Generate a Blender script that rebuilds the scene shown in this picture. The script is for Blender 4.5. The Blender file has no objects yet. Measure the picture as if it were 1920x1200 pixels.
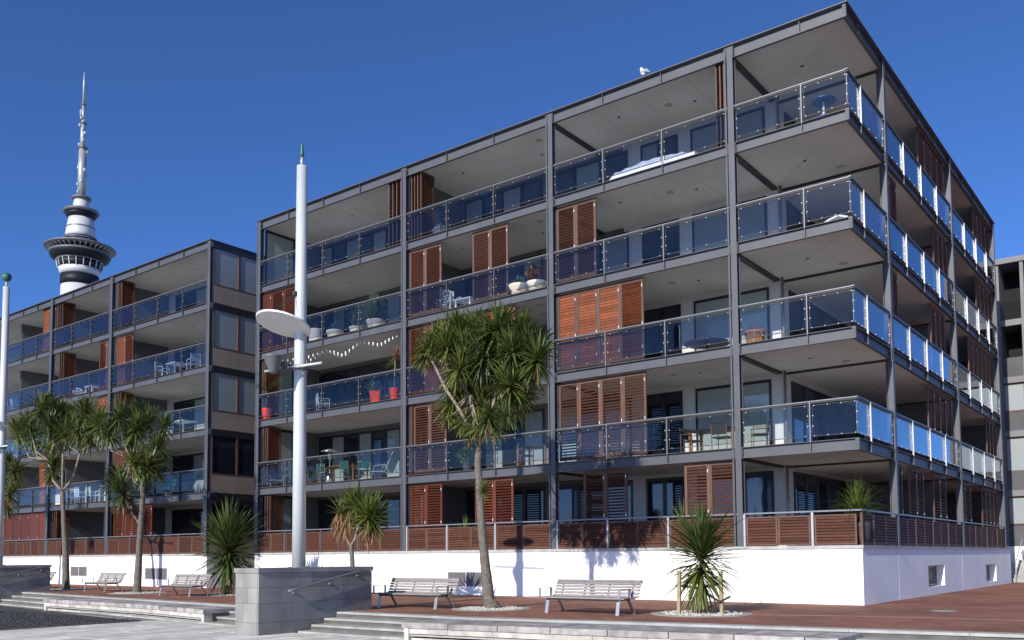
import bpy, math, random
from mathutils import Vector, Matrix
random.seed(7)
C = bpy.context.scene.collection
R = math.radians

# ------------------------------------------------------------------ camera
F_PX, YAW, PITCH, ROLL = 1695.48, -0.6581, 0.0632, -0.0068
CAM = Vector((7.277, -24.4646, 0.20))
PPY = 336.9                                     # rising front: principal point below the centre, px of 1920
_fw = Vector((math.sin(YAW)*math.cos(PITCH), math.cos(YAW)*math.cos(PITCH), math.sin(PITCH)))
_r0 = Vector((math.cos(YAW), -math.sin(YAW), 0)); _u0 = _r0.cross(_fw)
_rt = math.cos(ROLL)*_r0 + math.sin(ROLL)*_u0
_up = -math.sin(ROLL)*_r0 + math.cos(ROLL)*_u0
cam_d = bpy.data.cameras.new('camera'); cam = bpy.data.objects.new('camera', cam_d); C.objects.link(cam)
m = Matrix((_rt, _up, -_fw)).transposed().to_4x4(); m.translation = CAM
cam.matrix_world = m
cam_d.sensor_width = 36; cam_d.lens = F_PX/1920*36; cam_d.shift_y = PPY/1920
cam_d.clip_start = 0.1; cam_d.clip_end = 6000
bpy.context.scene.camera = cam
def _ray(u, v): return F_PX*_fw + (u-960)*_rt - (v-600-PPY)*_up
def onY(u, v, y=0.0):                           # surveyed point of the photograph on the plane y
    d = _ray(u, v); return CAM + d*((y-CAM.y)/d.y)
def onX(u, v, x=0.0):
    d = _ray(u, v); return CAM + d*((x-CAM.x)/d.x)
def onZ(u, v, z):
    d = _ray(u, v); return CAM + d*((z-CAM.z)/d.z)
def sx(u, v=600): return onY(u, v).x

# ------------------------------------------------------------------ light
SUN = Vector((0.09, -1.0, 0.49)).normalized()
w = bpy.data.worlds.new('World'); bpy.context.scene.world = w; w.use_nodes = True
nt = w.node_tree; bg = nt.nodes['Background']
sky = nt.nodes.new('ShaderNodeTexSky'); sky.sky_type = 'NISHITA'; sky.sun_disc = False
sky.sun_elevation = math.asin(SUN.z); sky.sun_rotation = math.atan2(SUN.x, SUN.y)
sky.altitude = 0; sky.air_density = 0.5; sky.dust_density = 0.5; sky.ozone_density = 10
nt.links.new(sky.outputs[0], bg.inputs[0]); bg.inputs[1].default_value = 0.15
sl = bpy.data.lights.new('sun', 'SUN'); sl.energy = 4.4; sl.angle = R(0.5); sl.color = (1, .94, .85)
so = bpy.data.objects.new('sun', sl); C.objects.link(so)
so.rotation_euler = SUN.to_track_quat('Z', 'Y').to_euler(); so.location = (0, -40, 40)
vs = bpy.context.scene.view_settings
vs.view_transform = 'Standard'; vs.look = 'None'; vs.gamma = 1; vs.exposure = 0.42; vs.use_curve_mapping = False
bpy.context.scene.cycles.max_bounces = 10
bpy.context.scene.cycles.transparent_max_bounces = 24

# ------------------------------------------------------------------ materials
M = {}
def newmat(name):
    m = bpy.data.materials.new(name); m.use_nodes = True; M[name] = m
    return m, m.node_tree, m.node_tree.nodes['Principled BSDF']
def mat(name, col, rough=.6, metal=0, var=.12, scale=3.0, bump=0.0, rnd=0.0, stretch=(1, 1, 1), spec=.5, coat=0, detail=6):
    m, t, b = newmat(name)
    N = t.nodes.new; L = t.links.new
    b.inputs['Roughness'].default_value = rough; b.inputs['Metallic'].default_value = metal
    b.inputs['Specular IOR Level'].default_value = spec; b.inputs['Coat Weight'].default_value = coat
    tc = N('ShaderNodeTexCoord'); mp = N('ShaderNodeMapping'); mp.inputs['Scale'].default_value = stretch
    no = N('ShaderNodeTexNoise'); no.inputs['Scale'].default_value = scale; no.inputs['Detail'].default_value = detail
    geo = N('ShaderNodeNewGeometry')
    L(geo.outputs['Position'], mp.inputs[0]); L(mp.outputs[0], no.inputs['Vector'])
    mr = N('ShaderNodeMapRange'); mr.inputs[1].default_value = .3; mr.inputs[2].default_value = .7
    mr.inputs[3].default_value = 1-var; mr.inputs[4].default_value = 1+var
    L(no.outputs['Fac'], mr.inputs[0])
    val = mr.outputs[0]
    if rnd:
        oi = N('ShaderNodeObjectInfo'); m2 = N('ShaderNodeMapRange')
        m2.inputs[3].default_value = 1-rnd; m2.inputs[4].default_value = 1+rnd
        L(oi.outputs['Random'], m2.inputs[0])
        mu = N('ShaderNodeMath'); mu.operation = 'MULTIPLY'; L(val, mu.inputs[0]); L(m2.outputs[0], mu.inputs[1]); val = mu.outputs[0]
    vm = N('ShaderNodeVectorMath'); vm.operation = 'SCALE'; vm.inputs[0].default_value = col
    L(val, vm.inputs['Scale']); L(vm.outputs[0], b.inputs['Base Color'])
    if bump:
        bu = N('ShaderNodeBump'); bu.inputs['Strength'].default_value = bump; bu.inputs['Distance'].default_value = .02
        L(no.outputs['Fac'], bu.inputs['Height']); L(bu.outputs[0], b.inputs['Normal'])
    return m
mat('steel', (.072, .076, .088), .5, .0, .10, 1.5)
mat('steel_rail', (.24, .245, .26), .38, .5, .05)
mat('joint', (.34, .335, .32), .8, 0, .05)
mat('antenna', (.36, .37, .38), .4, .3, .06, .2)
mat('bolt', (.05, .05, .055), .5, .3, .05)
mat('alu_post', (.42, .43, .45), .45, .3, .05)
mat('clip', (.8, .8, .8), .3, .4, .02)
mat('soffit', (.52, .51, .485), .85, 0, .12, .5, detail=5)
mat('floor_tile', (.30, .29, .275), .7, 0, .1, 2)
mat('white_wall', (.50, .495, .48), .8, 0, .04, 1)
mat('grey_wall', (.11, .11, .113), .7, 0, .06, 1)
mat('plinth_white', (.86, .845, .80), .75, 0, .045, .8, .05)
mat('cap_stone', (.36, .36, .35), .7, 0, .22, 2.5)
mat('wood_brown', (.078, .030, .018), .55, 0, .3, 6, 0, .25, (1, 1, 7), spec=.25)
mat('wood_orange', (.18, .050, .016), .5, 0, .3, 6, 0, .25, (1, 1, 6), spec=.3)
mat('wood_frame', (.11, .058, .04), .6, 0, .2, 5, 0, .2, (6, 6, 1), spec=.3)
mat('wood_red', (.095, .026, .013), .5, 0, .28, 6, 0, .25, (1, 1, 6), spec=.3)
mat('black_frame', (.012, .012, .014), .35, 0, .1)
mat('dark_metal', (.03, .03, .032), .45, .2, .1)
mat('vent_white', (.6, .6, .6), .5, 0, .03)
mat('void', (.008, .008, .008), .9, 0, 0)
mat('mast_white', (.50, .53, .53), .4, .1, .05, 1.2, coat=.15)
mat('disc_white', (.78, .77, .74), .5, 0, .04, 2)
mat('lamp_grey', (.12, .135, .135), .5, .2, .08)
mat('teal', (.03, .13, .11), .5, 0, .2)
mat('stone_block', (.235, .23, .22), .8, 0, .2, 1.6, .12, .13, spec=.25)
mat('stone_core', (.045, .045, .045), .9, 0, .1)
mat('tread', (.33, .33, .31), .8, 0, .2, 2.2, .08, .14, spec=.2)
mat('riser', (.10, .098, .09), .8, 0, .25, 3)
mat('coping', (.32, .30, .285), .85, 0, .4, 3.2, .2, .16, spec=.2)
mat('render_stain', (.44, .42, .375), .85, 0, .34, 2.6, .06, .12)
mat('paver', (.60, .575, .52), .9, 0, .16, 2.0, .06, .16, spec=.15)
mat('pebble', (.03, .03, .032), .7, 0, .4, 6, 0)
mat('tree_gravel', (.36, .345, .31), .85, 0, .35, 12)
mat('concrete_ring', (.34, .33, .31), .85, 0, .15, 4, spec=.2)
mat('bench_wood', (.25, .23, .22), .75, 0, .28, 7, .05, .18, (1, 6, 6))
mat('bench_steel', (.42, .42, .43), .4, .7, .08)
mat('bark', (.125, .11, .09), .9, 0, .4, 16, .8)
mat('branch_bark', (.22, .18, .14), .85, 0, .3, 12, .4)
mat('stake', (.30, .24, .13), .8, 0, .25, 8, stretch=(4, 4, 1))
mat('tie', (.03, .025, .022), .8, 0, .2)
mat('pot_cream', (.60, .53, .43), .7, 0, .12, 6)
mat('pot_red', (.60, .05, .025), .35, 0, .06)
mat('pot_terra', (.33, .12, .06), .75, 0, .2, 8)
mat('pot_dark', (.05, .05, .05), .6, 0, .1)
mat('furn_white', (.74, .74, .72), .5, 0, .04)
mat('furn_grey', (.33, .36, .36), .6, 0, .1)
mat('furn_wood', (.24, .10, .045), .55, 0, .25, 8)
mat('furn_dark', (.035, .032, .03), .5, 0, .1)
mat('cushion_green', (.008, .07, .055), .8, 0, .1)
mat('canvas', (.76, .76, .74), .8, 0, .06, 5)
mat('table_blue', (.02, .12, .30), .4, 0, .1)
mat('heater_steel', (.6, .6, .6), .25, .9, .05)
mat('bulb', (.85, .84, .8), .4, 0, .02)
mat('feather_white', (.8, .8, .79), .8, 0, .05)
mat('feather_grey', (.3, .31, .33), .8, 0, .05)
mat('beak', (.5, .08, .02), .5, 0, .05)
mat('spandrel', (.30, .245, .19), .6, 0, .12, .8)
mat('tower_white', (.52, .53, .54), .45, .1, .06, .08)
mat('tower_steel', (.13, .135, .145), .5, .2, .08, .2)
mat('tower_dark', (.010, .012, .02), .5, 0, .1, .2, spec=.25)
mat('concrete_grey', (.075, .075, .078), .75, 0, .2, .9)
mat('concrete_light', (.17, .17, .175), .7, 0, .1, .9)
mat('curtain', (.55, .54, .50), .9, 0, .1, 5, stretch=(8, 8, .3))
mat('frame_brown', (.13, .055, .035), .6, 0, .15)

def pane_mat(name, base, mixr, rough=.03, ior=1.52):
    m, t, b = newmat(name)
    b.inputs['Base Color'].default_value = (*base, 1); b.inputs['Roughness'].default_value = rough
    b.inputs['Specular IOR Level'].default_value = mixr; b.inputs['IOR'].default_value = ior
    return m
pane_mat('pane_dark', (.012, .016, .022), .8)
pane_mat('pane_navy', (.03, .05, .085), .8)
pane_mat('pane_blind', (.20, .235, .235), .6)
pane_mat('pane_pale', (.26, .30, .29), .7, .03, 1.6)
pane_mat('pane_sky', (.10, .13, .15), 1.0, .04, 1.9)
pane_mat('pane_green', (.27, .30, .305), .6, .25, 1.5)  # base colour lightened to stand in for sky reflected in the side windows

def glass_mat(name, tint, refl, k=1.0):
    m, t, b = newmat(name); N = t.nodes.new; L = t.links.new
    t.nodes.remove(b); out = t.nodes['Material Output']
    tr = N('ShaderNodeBsdfTransparent'); tr.inputs[0].default_value = (*[c**.5 for c in tint], 1)
    gl = N('ShaderNodeBsdfGlossy'); gl.inputs['Roughness'].default_value = .012; gl.inputs[0].default_value = (.93, .97, 1, 1)
    geo = N('ShaderNodeNewGeometry'); dp = N('ShaderNodeVectorMath'); dp.operation = 'DOT_PRODUCT'
    L(geo.outputs['Normal'], dp.inputs[0]); L(geo.outputs['Incoming'], dp.inputs[1])
    def mth(op, a, b=None, c=None):
        n = N('ShaderNodeMath'); n.operation = op; n.use_clamp = op == 'MULTIPLY_ADD'
        for i, q in enumerate((a, b, c)):
            if q is None: continue
            if isinstance(q, (int, float)): n.inputs[i].default_value = q
            else: L(q, n.inputs[i])
        return n.outputs[0]
    ab = mth('ABSOLUTE', dp.outputs['Value']); inv = mth('SUBTRACT', 1.0, ab); p5 = mth('POWER', inv, 5.0)
    no = N('ShaderNodeTexNoise'); no.inputs['Scale'].default_value = 1.3; L(geo.outputs['Position'], no.inputs['Vector'])
    rf = mth('MULTIPLY_ADD', no.outputs[0], refl*.8, refl*.6)          # film and dirt vary over the sheet
    fac = mth('MULTIPLY_ADD', p5, k, rf)
    mx = N('ShaderNodeMixShader'); L(fac, mx.inputs[0])
    L(tr.outputs[0], mx.inputs[1]); L(gl.outputs[0], mx.inputs[2]); L(mx.outputs[0], out.inputs[0])
    return m
glass_mat('glass_blue', (.58, .64, .745), .028)
glass_mat('glass_clear', (.74, .82, .86), .022)
glass_mat('glass_side', (.48, .54, .64), .06, .95)

def leaf_mat(name, col, col2, trans=.35):
    m, t, b = newmat(name); N = t.nodes.new; L = t.links.new
    geo = N('ShaderNodeNewGeometry'); no = N('ShaderNodeTexNoise'); no.inputs['Scale'].default_value = 5
    L(geo.outputs['Position'], no.inputs['Vector'])
    oi = N('ShaderNodeObjectInfo'); ad = N('ShaderNodeMath'); ad.operation = 'MULTIPLY_ADD'
    ad.inputs[1].default_value = .5; L(oi.outputs['Random'], ad.inputs[0]); L(no.outputs[0], ad.inputs[2])
    mr = N('ShaderNodeMapRange'); mr.inputs[1].default_value = .4; mr.inputs[2].default_value = 1.05
    L(ad.outputs[0], mr.inputs[0])
    mx = N('ShaderNodeMix'); mx.data_type = 'RGBA'; mx.inputs[6].default_value = (*col, 1); mx.inputs[7].default_value = (*col2, 1)
    L(mr.outputs[0], mx.inputs[0]); L(mx.outputs[2], b.inputs['Base Color'])
    b.inputs['Roughness'].default_value = .42; b.inputs['Specular IOR Level'].default_value = .45
    tl = N('ShaderNodeBsdfTranslucent'); L(mx.outputs[2], tl.inputs[0])
    ms = N('ShaderNodeMixShader'); ms.inputs[0].default_value = trans
    L(b.outputs[0], ms.inputs[1]); L(tl.outputs[0], ms.inputs[2]); L(ms.outputs[0], t.nodes['Material Output'].inputs[0])
leaf_mat('leaf', (.05, .078, .014), (.15, .175, .042), .22)
leaf_mat('leaf_dark', (.035, .062, .017), (.09, .125, .035), .2)
leaf_mat('leaf_young', (.06, .10, .016), (.17, .21, .045), .3)
leaf_mat('leaf_blue', (.085, .145, .10), (.17, .24, .17), .2)
leaf_mat('leaf_brown', (.16, .085, .035), (.33, .20, .095), .25)
leaf_mat('leaf_tan', (.27, .20, .085), (.38, .30, .14), .25)
leaf_mat('leaf_rust', (.16, .06, .025), (.28, .13, .06), .2)

def brick_mat():
    m, t, b = newmat('brick_paving'); N = t.nodes.new; L = t.links.new
    geo = N('ShaderNodeNewGeometry'); mp = N('ShaderNodeMapping'); mp.inputs['Rotation'].default_value = (0, 0, R(4))
    L(geo.outputs['Position'], mp.inputs[0])
    br = N('ShaderNodeTexBrick'); L(mp.outputs[0], br.inputs[0])
    br.inputs['Color1'].default_value = (.20, .088, .060, 1); br.inputs['Color2'].default_value = (.285, .135, .092, 1)
    br.inputs['Mortar'].default_value = (.19, .115, .088, 1); br.inputs['Scale'].default_value = 1
    br.inputs['Brick Width'].default_value = .23; br.inputs['Row Height'].default_value = .115; br.inputs['Mortar Size'].default_value = .006
    no = N('ShaderNodeTexNoise'); no.inputs['Scale'].default_value = .55; no.inputs['Detail'].default_value = 8; L(geo.outputs['Position'], no.inputs['Vector'])
    mr = N('ShaderNodeMapRange'); mr.inputs[1].default_value = .3; mr.inputs[2].default_value = .7; mr.inputs[3].default_value = .72; mr.inputs[4].default_value = 1.25
    L(no.outputs[0], mr.inputs[0])
    vm = N('ShaderNodeVectorMath'); vm.operation = 'SCALE'; L(br.outputs[0], vm.inputs[0]); L(mr.outputs[0], vm.inputs['Scale'])
    L(vm.outputs[0], b.inputs['Base Color']); b.inputs['Roughness'].default_value = .85; b.inputs['Specular IOR Level'].default_value = .15
    bu = N('ShaderNodeBump'); bu.inputs['Strength'].default_value = .4; bu.inputs['Distance'].default_value = .01
    L(br.outputs['Fac'], bu.inputs['Height']); bu.invert = True; L(bu.outputs[0], b.inputs['Normal'])
brick_mat()
mat('brick_band', (.42, .29, .17), .8, 0, .15, 4)
mat('ground_far', (.30, .29, .27), .85, 0, .15, .4)

# ------------------------------------------------------------------ mesh helpers
class MB:
    def __init__(s): s.v = []; s.f = []
    def add(s, vs, fs):
        n = len(s.v); s.v += [tuple(p) for p in vs]; s.f += [tuple(i+n for i in f) for f in fs]; return s
    def box(s, x0, x1, y0, y1, z0, z1):
        x0, x1 = min(x0, x1), max(x0, x1); y0, y1 = min(y0, y1), max(y0, y1); z0, z1 = min(z0, z1), max(z0, z1)
        return s.add([(x0,y0,z0),(x1,y0,z0),(x1,y1,z0),(x0,y1,z0),(x0,y0,z1),(x1,y0,z1),(x1,y1,z1),(x0,y1,z1)],
              [(0,3,2,1),(4,5,6,7),(0,1,5,4),(1,2,6,5),(2,3,7,6),(3,0,4,7)])
    def obox(s, p0, p1, wd, th, up=(0, 0, 1)):             # bar of section wd x th from p0 to p1
        p0, p1 = Vector(p0), Vector(p1); d = (p1-p0).normalized(); up = Vector(up)
        a = d.cross(up)
        a = a.normalized() if a.length > 1e-4 else Vector((1, 0, 0)); b = a.cross(d).normalized()
        a *= wd/2; b *= th/2
        return s.add([p0-a-b, p0+a-b, p0+a+b, p0-a+b, p1-a-b, p1+a-b, p1+a+b, p1-a+b],
              [(0,3,2,1),(4,5,6,7),(0,1,5,4),(1,2,6,5),(2,3,7,6),(3,0,4,7)])
    def path(s, pts, rad, n=8, cap=True):                   # tube through points; rad a number or list
        pts = [Vector(p) for p in pts]; k = len(pts)
        if not isinstance(rad, (list, tuple)): rad = [rad]*k
        rings = []; ref = None
        for i, p in enumerate(pts):
            d = (pts[min(i+1, k-1)]-pts[max(i-1, 0)]).normalized()
            if ref is None: ref = Vector((1, 0, 0)) if abs(d.x) < .8 else Vector((0, 1, 0))
            a = (ref - d*ref.dot(d)).normalized(); ref = a; b = d.cross(a)
            rings.append([p + (a*math.cos(t)+b*math.sin(t))*rad[i] for t in [2*math.pi*j/n for j in range(n)]])
        vs = [q for r in rings for q in r]; fs = []
        for i in range(k-1):
            for j in range(n):
                fs.append((i*n+j, i*n+(j+1) % n, (i+1)*n+(j+1) % n, (i+1)*n+j))
        if cap: fs += [tuple(range(n-1, -1, -1)), tuple(range((k-1)*n, k*n))]
        return s.add(vs, fs)
    def lathe(s, prof, c=(0, 0, 0), n=16, cap=True):        # prof list of (r, z)
        cx, cy, cz = c; vs = []; fs = []; k = len(prof)
        for r, z in prof:
            for j in range(n):
                t = 2*math.pi*j/n; vs.append((cx+r*math.cos(t), cy+r*math.sin(t), cz+z))
        for i in range(k-1):
            for j in range(n):
                fs.append((i*n+j, i*n+(j+1) % n, (i+1)*n+(j+1) % n, (i+1)*n+j))
        if cap: fs += [tuple(range(n-1, -1, -1)), tuple(range((k-1)*n, k*n))]
        return s.add(vs, fs)
    def prism(s, poly, z0, z1):
        n = len(poly); vs = [(x, y, z0) for x, y in poly]+[(x, y, z1) for x, y in poly]
        fs = [tuple(range(n-1, -1, -1)), tuple(range(n, 2*n))]+[(i, (i+1) % n, n+(i+1) % n, n+i) for i in range(n)]
        return s.add(vs, fs)
    def mesh(s, name, m, smooth=False):
        me = bpy.data.meshes.new(name); me.from_pydata(s.v, [], s.f); me.update()
        if m: me.materials.append(M[m])
        if smooth: me.polygons.foreach_set('use_smooth', [True]*len(me.polygons))
        return me
    def build(s, name, m, parent=None, smooth=False, kind=None):
        return link(name, s.mesh(name, m, smooth), parent, kind)

WM = {}
I4 = Matrix.Identity(4)
def link(name, data, parent=None, kind=None, mw=None):      # mw: world matrix of the object
    o = bpy.data.objects.new(name, data); C.objects.link(o)
    mw = mw or I4; WM[o.name] = mw
    if parent is not None:
        o.parent = parent; o.matrix_parent_inverse = WM[parent.name].inverted()
    if mw is not I4: o.matrix_basis = mw
    if kind: o['kind'] = kind
    return o
def thing(name, label, cat, loc=(0, 0, 0), group=None):
    o = bpy.data.objects.new(name, None); C.objects.link(o); o.location = loc; o.empty_display_size = .3
    WM[o.name] = Matrix.Translation(loc); tag(o, label, cat, group); return o
def tag(o, label, cat=None, group=None):
    o['label'] = label
    if cat: o['category'] = cat
    if group: o['group'] = group
    return o
def T(loc, rz=0, scale=None, rx=0, ry=0):
    m = Matrix.Translation(loc) @ Matrix.Rotation(rz, 4, 'Z') @ Matrix.Rotation(ry, 4, 'Y') @ Matrix.Rotation(rx, 4, 'X')
    if scale: m = m @ Matrix.Diagonal((*scale, 1))
    return m
def copy_tree(o, loc, rz=0, label=None, group=None, scale=1):
    def cp(a, par):
        c = a.copy(); C.objects.link(c)
        if par: c.parent = par
        for ch in KIDS(a): cp(ch, c)
        return c
    r = cp(o, None); r.location = loc; r.rotation_euler = (0, 0, rz); r.scale = (scale,)*3
    if label: r['label'] = label
    if group: r['group'] = group
    return r
def KIDS(a): return list(a.children)

# ------------------------------------------------------------------ ground, steps, plaza
GZ, TZ = -1.55, -1.13
KP = [(-80, -3), (-31.5, -7.1), (-15, -8.8), (-9.85, -9.34), (-5.65, -9.25), (-1.6, -8.55), (2.4, -8.0), (4.8, -7.6), (40, -3)]
def yk(x):
    for (a, b), (c, d) in zip(KP, KP[1:]):
        if x <= c: return b+(d-b)*(x-a)/(c-a)
    return KP[-1][1]
MB().add([(-3000, -3000, -1.62), (3000, -3000, -1.62), (3000, 3000, -1.62), (-3000, 3000, -1.62)], [(0, 1, 2, 3)]).build('ground', 'ground_far', kind='structure')
xs = [-80, -50, -40, -31.5, -25, -20, -15, -12, -9.85, -7.5, -5.65, -3.5, -1.6, .5, 2.4, 4.8, 10, 20, 40]
mb = MB(); n = len(xs)
mb.add([(x, yk(x)+.30, TZ) for x in xs]+[(x, 70, TZ) for x in xs], [(i, i+1, n+i+1, n+i) for i in range(n-1)])
terrace = mb.build('brick_terrace', 'brick_paving', kind='structure'); terrace['label'] = 'red brick paved terrace in front of the apartment blocks'
# tan brick bands laid in the terrace
mb = MB()
for pts in ([(-1.9, -5.6), (-.63, -4.98), (.4, -4.6), (1.24, -4.35), (2.31, -4.15), (4.33, -4.0), (9, -3.9)], [(-.02, 7.1), (.93, 6.8), (2.77, 6.4), (8, 5.6)]):
    for (a, b), (c, d) in zip(pts, pts[1:]):
        mb.add([(a, b-.09, TZ+.004), (c, d-.09, TZ+.004), (c, d+.09, TZ+.004), (a, b+.09, TZ+.004)], [(0, 1, 2, 3)])
mb.build('paving_band', 'brick_band', terrace)
drain = thing('drain_cover', 'small grey drain cover set in the brick terrace by the right-hand wall', 'drain cover', (*onZ(1770, 1146, TZ)[:2], TZ))
p = drain.location
mb = MB().lathe([(.0, .006), (.26, .006), (.3, .004)], tuple(p), 20, False); mb.build('cover', 'concrete_ring', drain)
mb = MB()
for i in range(-3, 4): mb.box(p.x-.18, p.x+.18, p.y+i*.05-.012, p.y+i*.05+.012, p.z+.007, p.z+.016)
mb.build('grate', 'steel_rail', drain)

MB().box(-120, 80, -120, -10.0, GZ-.06, GZ-.018).build('plaza', 'concrete_ring', kind='structure')
plaza = bpy.data.objects['plaza']
# individual paving strips of the lower plaza, each laid by itself
x = -24.0; k = 0
while x < 1.5:
    wd = .40
    y0 = -11.05; y1 = -18.2
    xm = x+wd/2
    if -26 < xm < -16.9: y = -15.0
    else: y = yk(xm)-1.30
    y += -random.uniform(0, .8)*0
    first = True
    while y > y1:
        ln = random.choice((1.2, 1.8, 2.4)) if not first else random.uniform(.6, 1.8)
        first = False
        if -11.0 < xm < -9.9 and y > -11.7: y = -11.72
        h = GZ-random.uniform(0, .004)
        MB().box(x+.022, x+wd-.022, y-ln+.008, y-.008, GZ-.05, h).build('paver', 'paver', plaza)
        y -= ln
    x += wd
# black pebble bed bottom left
mb = MB().prism([(-17.0, -10.5), (-16.95, -15.2), (-40, -15.2), (-40, -8.6), (-29, -8.9)], GZ-.03, GZ-.006)
bed = mb.build('pebble_bed', 'stone_core', kind='structure')
me = MB(); rr = random.Random(3)
for i in range(15000):
    xx = -17.1-abs(rr.random()**1.3)*13; yy = rr.uniform(-15.1, -9.0)
    if yy > -10.4 and xx > -29: 
        if yy > -10.3: continue
    a = rr.uniform(.025, .055); rz = rr.uniform(0, 6.28); c, s_ = math.cos(rz)*a, math.sin(rz)*a; h = a*.6
    z = GZ-.006
    me.add([(xx+c, yy+s_, z), (xx-s_*.8, yy+c*.8, z), (xx-c, yy-s_, z), (xx+s_*.8, yy-c*.8, z), (xx+c*.3, yy+s_*.3, z+h), (xx-c*.4, yy-s_*.2, z+h*.8)],
           [(0, 1, 4), (1, 2, 5), (1, 5, 4), (2, 3, 5), (3, 0, 4), (3, 4, 5)])
peb = me.build('pebbles', 'pebble', kind='stuff'); tag(peb, 'black pebbles spread in the bed beside the plaza', 'pebbles')
mb = MB().box(-17.0, -16.84, -15.2, -10.6, GZ-.05, GZ+.012); kb = mb.build('bed_edging', 'riser', bed)

# terrace steps: each tread stone its own piece
steps = MB()
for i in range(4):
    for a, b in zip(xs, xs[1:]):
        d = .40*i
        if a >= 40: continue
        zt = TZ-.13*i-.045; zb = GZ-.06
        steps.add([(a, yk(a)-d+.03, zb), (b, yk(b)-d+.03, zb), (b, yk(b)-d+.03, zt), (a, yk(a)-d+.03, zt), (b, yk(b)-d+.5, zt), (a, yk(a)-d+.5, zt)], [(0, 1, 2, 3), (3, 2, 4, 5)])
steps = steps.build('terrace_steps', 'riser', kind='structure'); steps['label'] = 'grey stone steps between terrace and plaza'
for i in range(4):
    x = -34.0+.7*i
    while x < 9:
        ln = 1.9; a, b = x, min(x+ln, 9)
        d = .40*i; zt = TZ-.13*i+.006
        if not (a > -11.1 and b < -9.9):
            for q0, q1 in ([(a, b)] if (b < -10.95 or a > -9.98) else [(a, -10.92), (-9.92, b)]):
                if q1-q0 < .05: continue
                q0 += .004; q1 -= .004
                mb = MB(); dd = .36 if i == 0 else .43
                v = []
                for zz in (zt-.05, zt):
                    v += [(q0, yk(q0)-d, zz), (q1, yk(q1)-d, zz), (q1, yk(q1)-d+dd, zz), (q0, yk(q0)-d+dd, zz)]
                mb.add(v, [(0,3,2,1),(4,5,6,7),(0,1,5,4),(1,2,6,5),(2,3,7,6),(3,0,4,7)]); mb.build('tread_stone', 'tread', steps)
        x += ln

def ledge(name, label, pf, z, x0, x1):
    root = thing('stone_ledge', label, 'ledge', (pf[0][0], pf[0][1], GZ))
    def yf(x):
        for (a, b), (c, d) in zip(pf, pf[1:]):
            if x <= c: return b+(d-b)*(x-a)/(c-a)
        return pf[-1][1]
    x = x0
    while x < x1-.3:
        b = min(x+1.18, x1)
        if x1-b < .5: b = x1
        q0, q1 = x+.010, b-.010; v = []
        zt = z+random.uniform(-.006, .006)
        for zz in (z-.115, zt):
            v += [(q0, yf(q0), zz), (q1, yf(q1), zz), (q1, yk(q1)-.06, zz), (q0, yk(q0)-.06, zz)]
        # chipped notch at the front of the joint
        MB().add(v, [(0,3,2,1),(4,5,6,7),(0,1,5,4),(1,2,6,5),(2,3,7,6),(3,0,4,7)]).build('coping_stone', 'coping', root)
        x = b
    seg = [x0+.05+(x1-x0-.1)*i/8 for i in range(9)]
    def strip(name, m, dz0, dz1, off, back):
        for a, b in zip(seg, seg[1:]):
            a2, b2 = a+.003, b-.003; v = []
            for zz in (z-dz1, z-dz0): v += [(a2, yf(a2)+off, zz), (b2, yf(b2)+off, zz), (b2, yf(b2)+back, zz), (a2, yf(a2)+back, zz)]
            MB().add(v, [(0,3,2,1),(4,5,6,7),(0,1,5,4),(1,2,6,5),(2,3,7,6),(3,0,4,7)]).build(name, m, root)
    H = z-GZ
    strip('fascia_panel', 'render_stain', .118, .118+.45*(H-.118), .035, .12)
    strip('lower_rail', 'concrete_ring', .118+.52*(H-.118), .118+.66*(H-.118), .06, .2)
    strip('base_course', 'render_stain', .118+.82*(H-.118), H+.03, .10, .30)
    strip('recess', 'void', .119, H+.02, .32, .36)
    for xe in (x0+.05, x1-.17):
        MB().box(xe, xe+.13, yf(xe)+.02, yf(xe)+.6, GZ-.03, z-.117).build('end_leg', 'render_stain', root)
    mb = MB(); v = []
    for xe in (x0+.02, x1-.02):
        mb.add([(xe, yf(xe)+.3, GZ-.03), (xe, yk(xe), GZ-.03), (xe, yk(xe), z-.117), (xe, yf(xe)+.3, z-.117)], [(0, 1, 2, 3)])
    mb.build('end_wall', 'riser', root)
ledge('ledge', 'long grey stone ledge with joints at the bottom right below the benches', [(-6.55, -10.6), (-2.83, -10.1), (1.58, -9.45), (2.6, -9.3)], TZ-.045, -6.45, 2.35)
ledge('ledge', 'grey stone ledge with stained white front beside the pebble bed', [(-25.8, -9.15), (-18.2, -9.5), (-14.3, -10.1)], TZ-.045, -25.6, -14.45)

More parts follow.
